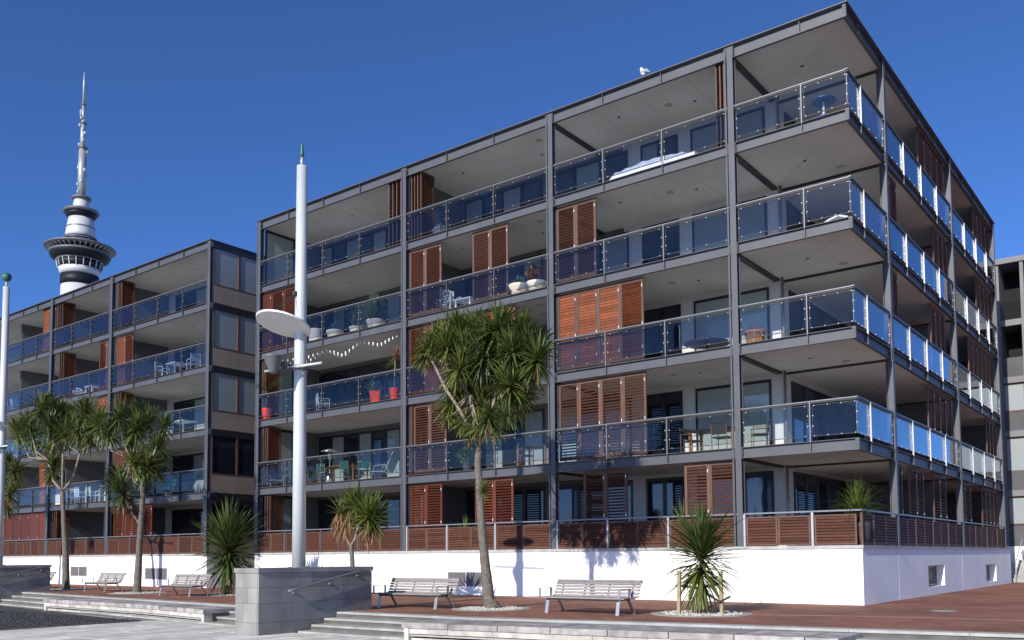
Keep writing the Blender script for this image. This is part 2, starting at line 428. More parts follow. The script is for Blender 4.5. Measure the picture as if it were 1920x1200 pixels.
# stone plinths carrying the light masts
def stone_wall(x0, x1, y0, y1, top, label):
    root = thing('stone_plinth', label, 'plinth', ((x0+x1)/2, (y0+y1)/2, GZ), 'stone plinths at the terrace steps')
    MB().box(x0+.03, x1-.03, y0+.03, y1-.03, GZ-.05, top-.10).build('core', 'stone_core', root)
    cours = [GZ-.02, GZ+.28, GZ+.72, GZ+1.08, top-.11]
    for ci in range(len(cours)-1):
        z0, z1 = cours[ci]+.003, cours[ci+1]-.003
        cuts = [y0, y0+.62+.35*(ci % 2), y0+1.55+.25*((ci+1) % 2), y0+2.55, y1]
        for a, b in zip(cuts, cuts[1:]):
            MB().box(x1-.045, x1+random.uniform(0, .004), a+.003, b-.003, z0, z1).build('stone_slab', 'stone_block', root)
        c2 = [x0, x0+(.30 if ci % 2 else .46), x1-.046]
        for a, b in zip(c2, c2[1:]):
            MB().box(a+.003, b-.003, y0-random.uniform(0, .004), y0+.045, z0, z1).build('stone_slab', 'stone_block', root)
        MB().box(x0, x0+.045, y0+.046, y1, z0, z1).build('stone_slab', 'stone_block', root)
        MB().box(x0+.046, x1-.046, y1-.045, y1, z0, z1).build('stone_slab', 'stone_block', root)
    yy = y0-.03
    for i in range(3):
        b = yy+(y1-y0+.06)/3
        MB().box(x0-.03, x1+.03, yy+.003, b-.003, top-.107, top).build('cap_slab', 'stone_block', root); yy = b
    # handrail on the face beside the steps
    ys = [y0+1.0, y0+2.1, y0+3.0]; zs = [top-.52, top-.34, top-.14]
    mb = MB(); xr = x1+.085
    mb.path([(xr, y0+.78, top-.55), (xr, ys[0], top-.50), (xr, ys[2]-.1, top-.13), (xr, ys[2]+.25, top-.12)], .028, 10)
    mb.build('handrail', 'steel_rail', root, True)
    for yy, zz in zip(ys, (top-.50, top-.32, top-.14)):
        mb = MB(); mb.path([(x1, yy, zz-.09), (xr, yy, zz-.08), (xr, yy, zz-.01)], .010, 6); mb.path([(x1+.002, yy, zz-.09), (x1+.028, yy, zz-.09)], .038, 12)
        mb.build('rail_bracket', 'steel_rail', root, True)
    return root
stone_wall(-10.85, -9.98, -11.62, -8.1, -.02, 'stone clad plinth with handrail at the foot of the tall white mast')
stone_wall(-32.9, -32.0, -9.3, -5.9, .0, 'stone clad plinth at the left edge of the picture with handrail')

# ------------------------------------------------------------------ apartment blocks
def FZ(k): return (k-1)*3.0+.30                 # floor level of storey k
class Front:                                    # facade frame: s along the wall, d inwards
    def __init__(s, ax, sgn): s.ax, s.sgn = ax, sgn
    def box(s, mb, s0, s1, d0, d1, z0, z1):
        if s.ax == 'x': mb.box(s0, s1, s.sgn[1]+d0, s.sgn[1]+d1, z0, z1)
        else: mb.box(s.sgn[0]-d0, s.sgn[0]-d1, s0, s1, z0, z1)
    def P(s, a, d, z): return (a, s.sgn[1]+d, z) if s.ax == 'x' else (s.sgn[0]-d, a, z)
    @property
    def rz(s): return 0 if s.ax == 'x' else R(90)
FM = Front('x', (0, 0)); FR = Front('y', (0, 0))
_slat = {}
def slat_mesh(m, tilt, ht, th):                 # unit long slat about its middle, long axis local x
    key = (m, tilt, ht, th)
    if key not in _slat:
        mb = MB(); c, s_ = math.cos(tilt), math.sin(tilt); v = []
        for xx in (-.5, .5):
            for a, b in ((-ht/2, -th/2), (ht/2, -th/2), (ht/2, th/2), (-ht/2, th/2)):
                v.append((xx, b*c-a*s_, a*c+b*s_))
        mb.add(v, [(0,3,2,1),(4,5,6,7),(0,1,5,4),(1,2,6,5),(2,3,7,6),(3,0,4,7)])
        _slat[key] = mb.mesh('slat', m)
    return _slat[key]
NSLAT = [0]
def shutter(root, fr, a, b, k, wood, open_, d=.17, stuff=False, z0=None, z1=None):
    z0 = FZ(k)+.06 if z0 is None else z0; z1 = FZ(k)+2.66 if z1 is None else z1
    mb = MB(); st = min(.085, (b-a)*.16)
    fr.box(mb, a, a+st, d, d+.045, z0, z1); fr.box(mb, b-st, b, d, d+.045, z0, z1)
    fr.box(mb, a+st, b-st, d+.002, d+.043, z0, z0+.13); fr.box(mb, a+st, b-st, d+.002, d+.043, z1-.11, z1)
    fr.box(mb, a+st, b-st, d+.003, d+.042, (z0+z1)/2-.04, (z0+z1)/2+.02) if False else None
    sh = mb.build('shutter', 'wood_red' if wood == 'wood_red' else 'wood_frame', root)
    # little steel catches on the stile
    mb = MB()
    for zz in (z0+.35, z0+1.1, z1-.3): fr.box(mb, b-st+.02, b-st+.045, d-.008, d+.001, zz, zz+.09)
    mb.build('catch', 'clip', sh)
    ln = b-a-2*st-.006; n = 24; p = (z1-z0-.26)/n
    tilt = R(-10) if not open_ else (R(48) if k > 2 else R(-50))
    if stuff:
        mb = MB(); base = slat_mesh(wood, tilt, p*(1.02 if not open_ else .84), .011)
        for i in range(n):
            mw = T(fr.P((a+b)/2, d+.022, z0+.14+p*(i+.5)), fr.rz, (ln, 1, 1))
            mb.add([mw @ v.co for v in base.vertices], [tuple(q.vertices) for q in base.polygons])
        mb.build('louvre_slats', wood, sh, kind='stuff')
    else:
        for i in range(n):
            link('slat', slat_mesh(wood, tilt, p*(1.02 if not open_ else .84), .011), sh, None, T(fr.P((a+b)/2, d+.022, z0+.14+p*(i+.5)), fr.rz, (ln, 1, 1)))
            NSLAT[0] += 1
    return sh
def folded(root, fr, a, b, k, n=4, angled=True, wood='wood_brown'):   # leaves folded back, seen end on
    z0, z1 = FZ(k)+.06, FZ(k)+2.66
    for i in range(n):
        s = a+(b-a)*(i+.5)/n
        mb = MB(); fr.box(mb, s-.022, s+.022, .12, .20, z0, z1); fr.box(mb, s-.022, s+.022, .78, .86, z0, z1)
        fr.box(mb, s-.021, s+.021, .20, .78, z0, z0+.12); fr.box(mb, s-.021, s+.021, .20, .78, z1-.10, z1)
        sh = mb.build('shutter', 'wood_frame', root)
        mb = MB()
        for j in range(22):
            z = z0+.14+(z1-z0-.26)*(j+.5)/22; fr.box(mb, s-.014, s+.014, .2, .78, z-.035, z+.035)
        mb.build('louvre_slats', wood, sh, kind='stuff')

def rail_bay(root, fr, mods, k, glass='glass_blue', post='steel', corner=False, frame='dark_metal'):
    a, b = mods[0], mods[-1]; f = FZ(k); rz = f+1.10
    mb = MB(); fr.box(mb, a+(.11 if not corner else -.02), b-.11 if not (corner == 'end') else b, .005, .065, rz-.012, rz+.014); hr = mb.build('handrail', 'steel_rail', root)
    mb = MB(); fr.box(mb, a+.11, b-(.11 if corner != 'end' else 0), .02, .06, rz-.062, rz-.022); mb.build('under_rail', 'dark_metal', hr)
    for i, (p, q) in enumerate(zip(mods, mods[1:])):
        p2 = p+(.14 if i == 0 else .05); q2 = q-(.14 if i == len(mods)-2 else .05)
        if corner == 'end' and i == len(mods)-2: q2 = q-.035
        if corner == 'start' and i == 0: p2 = p+.045
        z0, z1 = f+.13, rz-.095
        mb = MB(); fr.box(mb, p2+.018, q2-.018, .045, .057, z0+.018, z1-.018)
        e = random.uniform(-.007, .007); e2 = random.uniform(-.005, .005)      # sheets never hang quite true
        mb.v = [((x, y+(e if x > (p2+q2)/2 else e2), z) if fr.ax == 'x' else (x-(e if y > (p2+q2)/2 else e2), y, z)) for x, y, z in mb.v]
        gl = mb.build('glass_panel', glass, root)
        mb = MB()
        fr.box(mb, p2, q2, .038, .064, z0, z0+.018); fr.box(mb, p2, q2, .038, .064, z1-.018, z1)
        fr.box(mb, p2, p2+.016, .039, .063, z0+.018, z1-.018); fr.box(mb, q2-.016, q2, .039, .063, z0+.018, z1-.018)
        mb.build('panel_frame', frame, gl)
        mb = MB(); L = q2-p2
        for t in (.05, .35, .65, .95):
            for zz in (z0+.022, z1-.022): fr.box(mb, p2+L*t-.010, p2+L*t+.010, .030, .044, zz-.010, zz+.010)
        for t in (.33, .66):
            for ss in (p2+.022, q2-.022): fr.box(mb, ss-.010, ss+.010, .030, .044, z0+(z1-z0)*t-.013, z0+(z1-z0)*t+.013)
        mb.build('clips', 'clip', gl, kind='stuff')
        if i:
            mb = MB(); fr.box(mb, p-.014, p+.014, -.006, .038, f-.02, rz-.013); mb.build('rail_post', post, root)

def beam_bay(root, fr, mods, z1, h=.32):
    a, b = mods[0], mods[-1]; z0 = z1-h
    mb = MB(); fr.box(mb, a+.10, b-.10, .083, .096, z0+.018, z1-.018)
    fr.box(mb, a+.10, b-.10, .0, .098, z1-.018, z1); fr.box(mb, a+.10, b-.10, .0, .098, z0, z0+.018)
    bm = mb.build('beam', 'steel', root)
    for p in mods[1:-1]:
        mb = MB(); fr.box(mb, p-.011, p+.011, .004, .082, z0+.02, z1-.02); mb.build('stiffener', 'steel', bm)
def column(root, fr, s, z0, z1, levels, strip=True):
    mb = MB(); fr.box(mb, s-.09, s+.09, -.012, .006, z0, z1); fr.box(mb, s-.09, s+.09, .18, .198, z0, z1); fr.box(mb, s-.008, s+.008, .006, .18, z0, z1)
    c = mb.build('column', 'steel', root)
    if strip:
        mb = MB(); fr.box(mb, s-.185, s-.135, .0, .05, z0, z1); mb.build('edge_strip', 'steel', c)
    for z in levels:
        mb = MB(); fr.box(mb, s-.125, s-.091, .0, .02, z-.30, z-.02); fr.box(mb, s+.091, s+.125, .0, .02, z-.30, z-.02)
        mb.build('splice_plate', 'steel', c)
        mb = MB()
        for q in (-.108, .108):
            for j in range(4): fr.box(mb, s+q-.018, s+q+.018, -.014, .0, z-.27+j*.065, z-.235+j*.065)
        mb.build('bolts', 'bolt', c, kind='stuff')

def window(root, fr, a, b, d, z0, z1, n, mats, frame='black_frame', fw=.07, doors=False):
    mb = MB()
    fr.box(mb, a, b, d-.05, d-.001, z1-fw*1.3, z1); fr.box(mb, a, b, d-.05, d-.001, z0, z0+fw)
    edges = [a+(b-a)*i/n for i in range(n+1)]
    for i, e in enumerate(edges):
        h = fw if 0 < i < n else fw*.5
        e2 = min(max(e, a+h), b-h); fr.box(mb, e2-h, e2+h, d-.049, d-.002, z0+fw, z1-fw*1.3)
    wo = mb.build('window', frame, root)
    for i in range(n):
        p, q = edges[i]+fw*.9, edges[i+1]-fw*.9
        mb = MB(); mm = mats[i % len(mats)]
        fr.box(mb, p, q, d-.028, d-.012, z0+fw, z1-fw*1.3)
        mb.build('pane', mm, wo)
        if mm in ('pane_blind', 'pane_navy') and i % 2 == 0:        # blind drawn part way behind the glass
            mb = MB(); fr.box(mb, p+.02, q-.02, d-.0115, d-.010, z0+.9, z1-fw*1.3-.01)
def wood_panels(root, fr, mods, k, post, nper=2, indiv=True, wood='wood_brown'):
    f = FZ(k); z0, z1 = f+.17, f+.98
    a, b = mods[0], mods[-1]
    mb = MB(); fr.box(mb, a+.11, b-.0, .0, .07, f+1.06, f+1.10); mb.build('handrail', 'steel_rail', root)
    for i, (p, q) in enumerate(zip(mods, mods[1:])):
        mb = MB(); fr.box(mb, p+.095+(.0 if i == 0 else -.14), p+.155+(0 if i == 0 else -.14), .004, .07, f+.12, f+1.055); mb.build('rail_post', post, root)
        p2 = p+(.17 if i == 0 else .03); q2 = q-(.13 if i == len(mods)-2 else .06)
        n = nper if q2-p2 > 1.3 else 1
        for j in range(n):
            s0 = p2+(q2-p2)*j/n+.008; s1 = p2+(q2-p2)*(j+1)/n-.008
            mb = MB(); fr.box(mb, s0, s0+.05, .02, .06, z0, z1); fr.box(mb, s1-.05, s1, .02, .06, z0, z1)
            fr.box(mb, s0+.05, s1-.05, .021, .059, z0, z0+.04); fr.box(mb, s0+.05, s1-.05, .021, .059, z1-.04, z1)
            pn = mb.build('balustrade_panel', 'wood_frame' if wood == 'wood_brown' else wood, root)
            ns = 9; pt = (z1-z0-.08)/ns
            if indiv:
                for t in range(ns):
                    link('slat', slat_mesh(wood, R(-28), pt*1.10, .012), pn, None, T(fr.P((s0+s1)/2, .042, z0+.04+pt*(t+.5)), fr.rz, (s1-s0-.10, 1, 1)))
            else:
                mb = MB(); base = slat_mesh(wood, R(-28), pt*1.10, .012)
                for t in range(ns):
                    mw = T(fr.P((s0+s1)/2, .042, z0+.04+pt*(t+.5)), fr.rz, (s1-s0-.10, 1, 1))
                    mb.add([mw @ v.co for v in base.vertices], [tuple(q_.vertices) for q_ in base.polygons])
                mb.build('louvre_slats', wood, pn, kind='stuff')
def downlight_or_speaker(root, x, y, z, r=.05, m='dark_metal'):
    MB().lathe([(r, -.012), (r*.8, -.014), (r, 0)], (x, y, z), 14).build('ceiling_light_or_speaker', m, root)
def grille(root, fr, a, b, z0, z1, deep, name='vent_grille'):
    mb = MB(); t = .035; d0, d1 = (-.012, .02) if not deep else (.25, .28)
    fr.box(mb, a, b, d0, d1, z1-t, z1); fr.box(mb, a, b, d0, d1, z0, z0+t); fr.box(mb, a, a+t, d0, d1, z0+t, z1-t); fr.box(mb, b-t, b, d0, d1, z0+t, z1-t)
    fr.box(mb, (a+b)/2-.02, (a+b)/2+.02, d0, d1, z0+t, z1-t)
    g = mb.build(name, 'vent_white' if not deep else 'steel_rail', root)
    n = 9; p = (z1-z0-2*t)/n
    for i in range(n):
        link('slat', slat_mesh('vent_white' if not deep else 'steel_rail', R(35), p*1.0, .006), g, None, T(fr.P((a+b)/2, (d0+d1)/2+.01, z0+t+p*(i+.5)), fr.rz, (b-a-2*t, 1, 1)))
    mb = MB(); fr.box(mb, a+.01, b-.01, d1+.03, d1+.05, z0+.01, z1-.01) if deep else fr.box(mb, a+.01, b-.01, -.006, -.003, z0+.01, z1-.01)
    mb.build('backing', 'void' if deep else 'grey_wall', g)

# ---- main block
main = thing('apartment_building', 'five storey steel framed apartment block with glass balconies and brown shutters on a white plinth', 'apartment building', (-13, 10, TZ))
XL, XA, XB, XC = -25.89, -16.78, -9.90, -3.39
YR, YS, YT = 3.56, 12.37, 21.06
BAYS = [[XL, -23.82, -21.54, -19.31, XA], [XA, -14.62, -12.38, XB], [XB, -7.82, -5.68, XC], [XC, -1.30, 0]]
RB = [[0, 1.15, YR], [YR, 5.6, 7.8, 10.0, YS], [YS, 14.6, 16.85, 19.05, YT]]
DB = 3.3
# plinth with openings for the vents on the right face
pl = MB(); Z0, Z1 = TZ-.1, .36
pl.box(XL, -.0, 0, .3, Z0, Z1)
V1 = [(6.85, 9.1, -.86, -.17), (16.25, 18.4, -.95, -.24)]
ys_ = [.3, 6.85, 9.1, 16.25, 18.4, YT+.9]
for a, b in ((.301, 6.85), (9.1, 16.25), (18.4, YT+.9)): pl.box(-.3, 0, a, b, Z0, Z1)
for a, b, c, d in V1: pl.box(-.3, 0, a, b, Z0, c); pl.box(-.3, 0, a, b, d, Z1)
pl.build('plinth', 'plinth_white', main)
mb = MB()
for y in (3.42, 11.9): mb.box(-.001, .004, y-.008, y+.008, Z0, Z1)
mb.build('plinth_joint', 'vent_white', main)
for a, b, c, d in V1: grille(main, FR, a+.02, b-.02, c+.02, d-.02, True)
for u0, u1, v0, v1 in ((838, 908, 1071, 1098),):
    grille(main, FM, -14.6, -12.85, -.86, -.30, False)
grille(main, FM, -22.6, -20.9, -.86, -.30, False)
mb = MB(); mb.box(XL-.02, .035, -.035, .6, Z1, Z1+.09); mb.box(-.6, .035, .601, YT+.93, Z1, Z1+.09); mb.build('plinth_capping', 'cap_stone', main)
# slabs
for k in range(1, 7):
    f = FZ(k) if k < 6 else 15.24
    mb = MB(); mb.box(XL+.1, -.1, .1, YT-.1, f-.28, f-.012)
    mb.build('floor_slab' if k < 6 else 'roof_slab', 'soffit', main)
mb = MB(); mb.box(XL-.06, .05, -.05, YT+.06, 15.252, 15.285); mb.build('roof_flashing', 'steel', main)
for k in range(2, 7):
    z = FZ(k) if k < 6 else 15.25; h = .32 if k < 6 else .37
    for m_ in BAYS: beam_bay(main, FM, m_, z, h)
    for m_ in RB: beam_bay(main, FR, m_, z, h)
    mb = MB(); mb.box(-.1, .0, 0, .1, z-h, z); cb = mb.build('corner_block', 'steel', main)
    mb = MB()
    for j in range(3):
        for q in (-.03, -.075): mb.box(q-.012, q+.012, -.01, 0, z-.26+j*.085, z-.235+j*.085)
    mb.build('bolts', 'bolt', cb, kind='stuff')
LV = [FZ(k) for k in range(2, 6)]+[15.25]
for s in (XL+.09, XA, XB, XC): column(main, FM, s, Z1+.09, 15.22, LV)
for s in (YR, YS, YT-.09): column(main, FR, s, Z1+.09, 15.22, LV, False)
for k in range(2, 6):
    for i, m_ in enumerate(BAYS): rail_bay(main, FM, m_, k, corner='end' if i == 3 else False, post='steel' if i < 2 else 'steel_rail', glass='glass_clear' if k == 2 or (k == 3 and i in (0, 3)) else 'glass_blue')
    for i, m_ in enumerate(RB): rail_bay(main, FR, m_, k, corner='start' if i == 0 else False, post='alu_post', glass='glass_side', frame='steel_rail')
for i, m_ in enumerate(BAYS): wood_panels(main, FM, m_, 1, 'steel' if i == 0 else 'alu_post', 2, i > 0)
for i, m_ in enumerate(RB): wood_panels(main, FR, m_, 1, 'wood_frame', 2, False)
# cross beams under the ceilings
for k in range(2, 7):
    z = (FZ(k) if k < 6 else 15.24)-.28
    for s in (XB, XC): MB().box(s-.09, s+.09, .2, DB, z-.07, z+.001).build('cross_beam', 'dark_metal', main)
    MB().box(-DB, -.2, YR-.05, YR+.05, z-.06, z+.001).build('cross_beam', 'dark_metal', main)
    MB().box(-DB, -.2, YS-.05, YS+.05, z-.06, z+.001).build('cross_beam', 'dark_metal', main)
    for cx, cy in ((-21.5, 1.6), (-14.9, 1.3), (-11.6, 1.9), (-7.9, 1.2), (-5.4, 1.8), (-1.9, 1.9), (-1.7, 8.2), (-1.6, 16.5)): downlight_or_speaker(main, cx, cy, z)
    for cx, cy in ((-6.2, 1.5), (-1.2, 3.0), (-11.0, .9)): downlight_or_speaker(main, cx, cy, z, .13, 'joint')  # these wider pale discs are round ceiling speakers, not lamps
    mb = MB()
    for x in (-8.3, -6.7, -5.0, -12.9): mb.box(x-.004, x+.004, .2, DB, z-.003, z+.001)
    mb.build('ceiling_joint', 'joint', main)
    mb = MB(); mb.obox((-DB, DB, z-.001), (-.15, .15, z-.001), .009, .005); mb.build('ceiling_joint', 'joint', main)
# inner walls of the flats
for k in range(1, 6):
    f = FZ(k) if k > 1 else .36; t = FZ(k)+2.72 if k < 5 else 14.965
    MB().box(-9.0, -DB, DB, DB+.2, f, t).build('inner_wall', 'white_wall', main); MB().box(XL+.12, -9.002, DB, DB+.2, f, t).build('inner_wall', 'grey_wall', main)
    MB().box(-DB-.2, -DB, DB+.201, YT-.2, f, t).build('inner_wall', 'white_wall', main)
    hd = f+2.52
    pd = (['pane_dark', 'pane_blind'] if k < 3 else ['pane_navy', 'pane_blind'])
    if k == 5: pd = ['pane_blind', 'pane_navy']
    if k == 1: pd = ['pane_dark']
    window(main, FM, -19.6, -17.2, DB, f+.02, hd, 2, ['pane_dark'])
    window(main, FM, XL+.35, -20.2, DB, f+.02, hd, 6, pd if k != 3 else ['pane_dark'])
    window(main, FM, -16.5, -12.6, DB, f+.02, hd, 4, pd)
    window(main, FM, -12.2, -8.8, DB, f+.02, hd, 3, pd[::-1] if k > 1 else ['pane_navy', 'pane_dark'])
    window(main, FM, -8.25, -6.8, DB, f+.02, hd, 2, ['pane_dark'] if k != 5 else pd)
    window(main, FM, -6.3, -3.66, DB, f+.02, hd, 1 if k != 5 else 2, ['pane_pale'] if 1 < k < 4 else (['pane_blind'] if k > 3 else ['pane_navy']))
    window(main, FR, 4.05, 11.6, DB, f+.02, hd, 7, ['pane_dark', 'pane_navy'])
    window(main, FR, 13.0, 20.0, DB, f+.02, hd, 6, ['pane_dark'])
    MB().box(XA-.08, XA+.08, .9, DB, f, t).build('party_wall', 'grey_wall', main)
    MB().box(-DB, -1.0, YS-.08, YS+.08, f, t-.07).build('party_wall', 'grey_wall', main)
    MB().path([(-3.18, 3.22, f), (-3.18, 3.22, t)], .045, 10).build('downpipe', 'steel_rail', main, True)
    # end screen at the gap between the blocks
    mb = MB(); mb.box(XL+.10, XL+.14, .3, .38, f, t); mb.box(XL+.10, XL+.14, 1.85, 1.93, f, t); mb.box(XL+.10, XL+.14, .38, 1.85, t-.12, t); mb.box(XL+.10, XL+.14, .38, 1.85, f, f+.1)
    es = mb.build('end_screen', 'black_frame', main)
    MB().box(XL+.115, XL+.125, .38, 1.85, f+.1, t-.12).build('pane', 'pane_pale', es)
    MB().box(XL+.1, XL+.2, 1.94, YT-.2, f, t).build('end_wall', 'grey_wall', main)
MB().box(XL+.12, -.15, YT-.2, YT-.1, .36, 14.9).build('rear_wall', 'grey_wall', main)
# shutters, bay by bay
F = FM
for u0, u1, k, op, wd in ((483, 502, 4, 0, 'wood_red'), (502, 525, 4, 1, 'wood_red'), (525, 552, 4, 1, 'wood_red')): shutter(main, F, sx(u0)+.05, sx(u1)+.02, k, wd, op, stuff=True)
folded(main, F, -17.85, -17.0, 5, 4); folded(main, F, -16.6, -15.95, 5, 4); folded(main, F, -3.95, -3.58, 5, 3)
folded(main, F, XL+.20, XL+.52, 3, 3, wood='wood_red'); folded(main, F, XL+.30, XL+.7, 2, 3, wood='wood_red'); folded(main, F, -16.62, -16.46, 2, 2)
folded(main, F, XL+.45, XL+.95, 1, 3)
folded(main, F, -17.15, -17.0, 3, 1); folded(main, F, -17.15, -17.0, 2, 1); folded(main, F, -17.15, -17.0, 1, 1)
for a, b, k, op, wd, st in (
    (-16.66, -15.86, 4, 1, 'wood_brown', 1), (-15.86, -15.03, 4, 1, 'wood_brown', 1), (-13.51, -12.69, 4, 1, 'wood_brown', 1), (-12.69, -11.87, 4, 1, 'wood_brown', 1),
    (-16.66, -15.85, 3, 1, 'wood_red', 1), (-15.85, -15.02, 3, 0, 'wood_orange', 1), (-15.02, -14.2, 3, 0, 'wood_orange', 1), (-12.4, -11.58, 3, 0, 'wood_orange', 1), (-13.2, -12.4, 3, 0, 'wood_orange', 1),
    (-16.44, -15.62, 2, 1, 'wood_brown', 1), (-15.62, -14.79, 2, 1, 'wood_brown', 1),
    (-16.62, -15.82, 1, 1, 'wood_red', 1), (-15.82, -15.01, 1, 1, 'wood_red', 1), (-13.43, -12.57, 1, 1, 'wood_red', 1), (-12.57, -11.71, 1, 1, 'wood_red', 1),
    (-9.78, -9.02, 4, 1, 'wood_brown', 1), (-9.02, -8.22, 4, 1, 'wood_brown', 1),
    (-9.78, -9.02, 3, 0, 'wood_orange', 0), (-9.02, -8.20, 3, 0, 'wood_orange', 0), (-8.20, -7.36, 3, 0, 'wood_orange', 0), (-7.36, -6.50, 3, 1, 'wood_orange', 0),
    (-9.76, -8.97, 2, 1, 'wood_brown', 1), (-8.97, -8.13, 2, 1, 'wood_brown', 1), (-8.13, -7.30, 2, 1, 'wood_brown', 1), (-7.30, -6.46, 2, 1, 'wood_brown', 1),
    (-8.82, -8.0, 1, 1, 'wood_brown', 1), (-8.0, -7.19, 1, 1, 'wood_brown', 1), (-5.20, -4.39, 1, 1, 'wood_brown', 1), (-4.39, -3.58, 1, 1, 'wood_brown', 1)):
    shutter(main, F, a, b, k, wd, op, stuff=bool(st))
F = FR
for k, spans in {5: [(8.2, 11.9, 4), (17.3, 20.8, 4)], 4: [(3.75, 5.2, 2), (10.0, 12.1, 3), (12.6, 13.5, 1), (17.4, 20.8, 4)],
                 3: [(3.8, 5.0, 2), (9.2, 11.3, 3), (15.4, 20.6, 6)], 2: [(8.4, 11.9, 4), (18.5, 20.6, 3)],
                 1: [(3.75, 4.8, 1), (5.6, 7.4, 2), (8.75, 10.6, 2), (12.65, 14.8, 2), (16.95, 20.3, 4)]}.items():
    for a, b, n in spans:
        for i in range(n): shutter(main, F, a+(b-a)*i/n, a+(b-a)*(i+1)/n-.01, k, 'wood_brown', 1, stuff=True)

# ---- left block
left = thing('apartment_building', 'matching lower left apartment block beyond the gap with orange shutters and brown side panels', 'apartment building', (-45, 10, TZ))
ML, MA, MBx, MC = -29.53, -38.48, -45.10, -51.14
LB = [[-62, -59.8, -57.6, -55.4, -53.2, MC], [MC, -48.8, -46.95, MBx], [MBx, -42.74, -40.62, MA], [MA, -36.18, -34.03, -31.82, ML]]
MB().box(-62, ML+.05, 0, 18, TZ-.1, .36).build('plinth', 'plinth_white', left)
MB().box(-62, ML+.08, -.035, 18.05, .36, .45).build('plinth_capping', 'cap_stone', left)
grille(left, FM, -42.2, -40.4, -.70, -.14, False); grille(left, FM, -34.7, -32.7, -.80, -.20, False)
for k in range(1, 7):
    f = FZ(k) if k < 6 else 15.24
    MB().box(-62, ML-.06, .1, 18, f-.28, f-.012).build('floor_slab' if k < 6 else 'roof_slab', 'soffit', left)
MB().box(-62, ML+.05, -.05, 18.05, 15.252, 15.285).build('roof_flashing', 'steel', left)
for k in range(2, 7):
    z = FZ(k) if k < 6 else 15.25
    for m_ in LB: beam_bay(left, FM, m_, z, .32 if k < 6 else .37)
for s in (MC, MBx, MA, ML-.09): column(left, FM, s, .45, 15.22, LV)
for k in range(2, 6):
    for m_ in LB: rail_bay(left, FM, m_, k, glass='glass_clear' if k < 4 else 'glass_blue')
for m_ in LB: wood_panels(left, FM, m_, 1, 'steel', 2, False)
for k in range(1, 6):
    f = FZ(k) if k > 1 else .36; t = FZ(k)+2.72 if k < 5 else 14.965
    MB().box(-62, ML-.1, DB, DB+.2, f, t).build('inner_wall', 'white_wall', left)
    for m_ in LB:
        window(left, FM, m_[0]+.8, m_[-1]-.5, DB, f+.02, f+2.52, 4, ['pane_dark', 'pane_blind'] if k > 1 else ['pane_dark'])
    for s in (MC, MBx, MA): MB().box(s-.08, s+.08, 1.0, DB, f, t).build('party_wall', 'grey_wall', left)
    for m_ in LB[1:]:
        downlight_or_speaker(left, (m_[0]+m_[-1])/2+.8, 1.5, t-.001)
    # side elevation facing the gap
    xe = ML
    MB().box(xe-.05, xe+.02, .20, 18, (FZ(k+1) if k < 5 else 15.25)-.33, (FZ(k+1) if k < 5 else 15.25)).build('side_beam', 'dark_metal', left)
    for y0, y1 in ((.22, 1.62), (1.63, 3.2), (3.21, 8), (8.01, 18)):
        MB().box(xe-.05, xe, y0, y1-.006, f, f+.86).build('spandrel_panel', 'spandrel', left)
        mb = MB(); mb.box(xe-.05, xe+.012, y0, y0+.05, f+.86, t); mb.box(xe-.05, xe+.012, y1-.06, y1-.005, f+.86, t)
        mb.box(xe-.05, xe+.01, y0+.05, y1-.06, f+.86, f+.91); mb.box(xe-.05, xe+.01, y0+.05, y1-.06, t-.05, t)
        wn = mb.build('window', 'frame_brown', left)
        MB().box(xe-.03, xe-.015, y0+.05, y1-.06, f+.91, t-.05).build('pane', 'pane_green' if k > 2 else 'pane_dark', wn)
F = FM
def lsh(u0, u1, k, n, op, wd='wood_red'):
    a, b = sx(u0, 700), sx(u1, 700)
    for i in range(n): shutter(left, F, a+(b-a)*i/n, a+(b-a)*(i+1)/n-.01, k, wd, op, stuff=True)
lsh(73, 97, 5, 2, 0, 'wood_orange'); lsh(213, 228, 4, 1, 0, 'wood_orange'); lsh(228, 243, 4, 1, 1); lsh(180, 193, 4, 1, 1); lsh(193, 205, 4, 1, 0, 'wood_orange')
lsh(178, 204, 3, 2, 0, 'wood_orange'); lsh(73, 96, 2, 2, 0, 'wood_orange'); lsh(213, 244, 2, 2, 0, 'wood_red'); lsh(9, 90, 1, 5, 0); lsh(213, 284, 1, 4, 1)
for u0, u1, k in ((213, 222, 5), (100, 112, 5), (105, 116, 4), (212, 224, 3), (99, 110, 1), (105, 114, 3)):
    folded(left, F, sx(u0, 700), sx(u1, 700), k, 3, wood='wood_red')

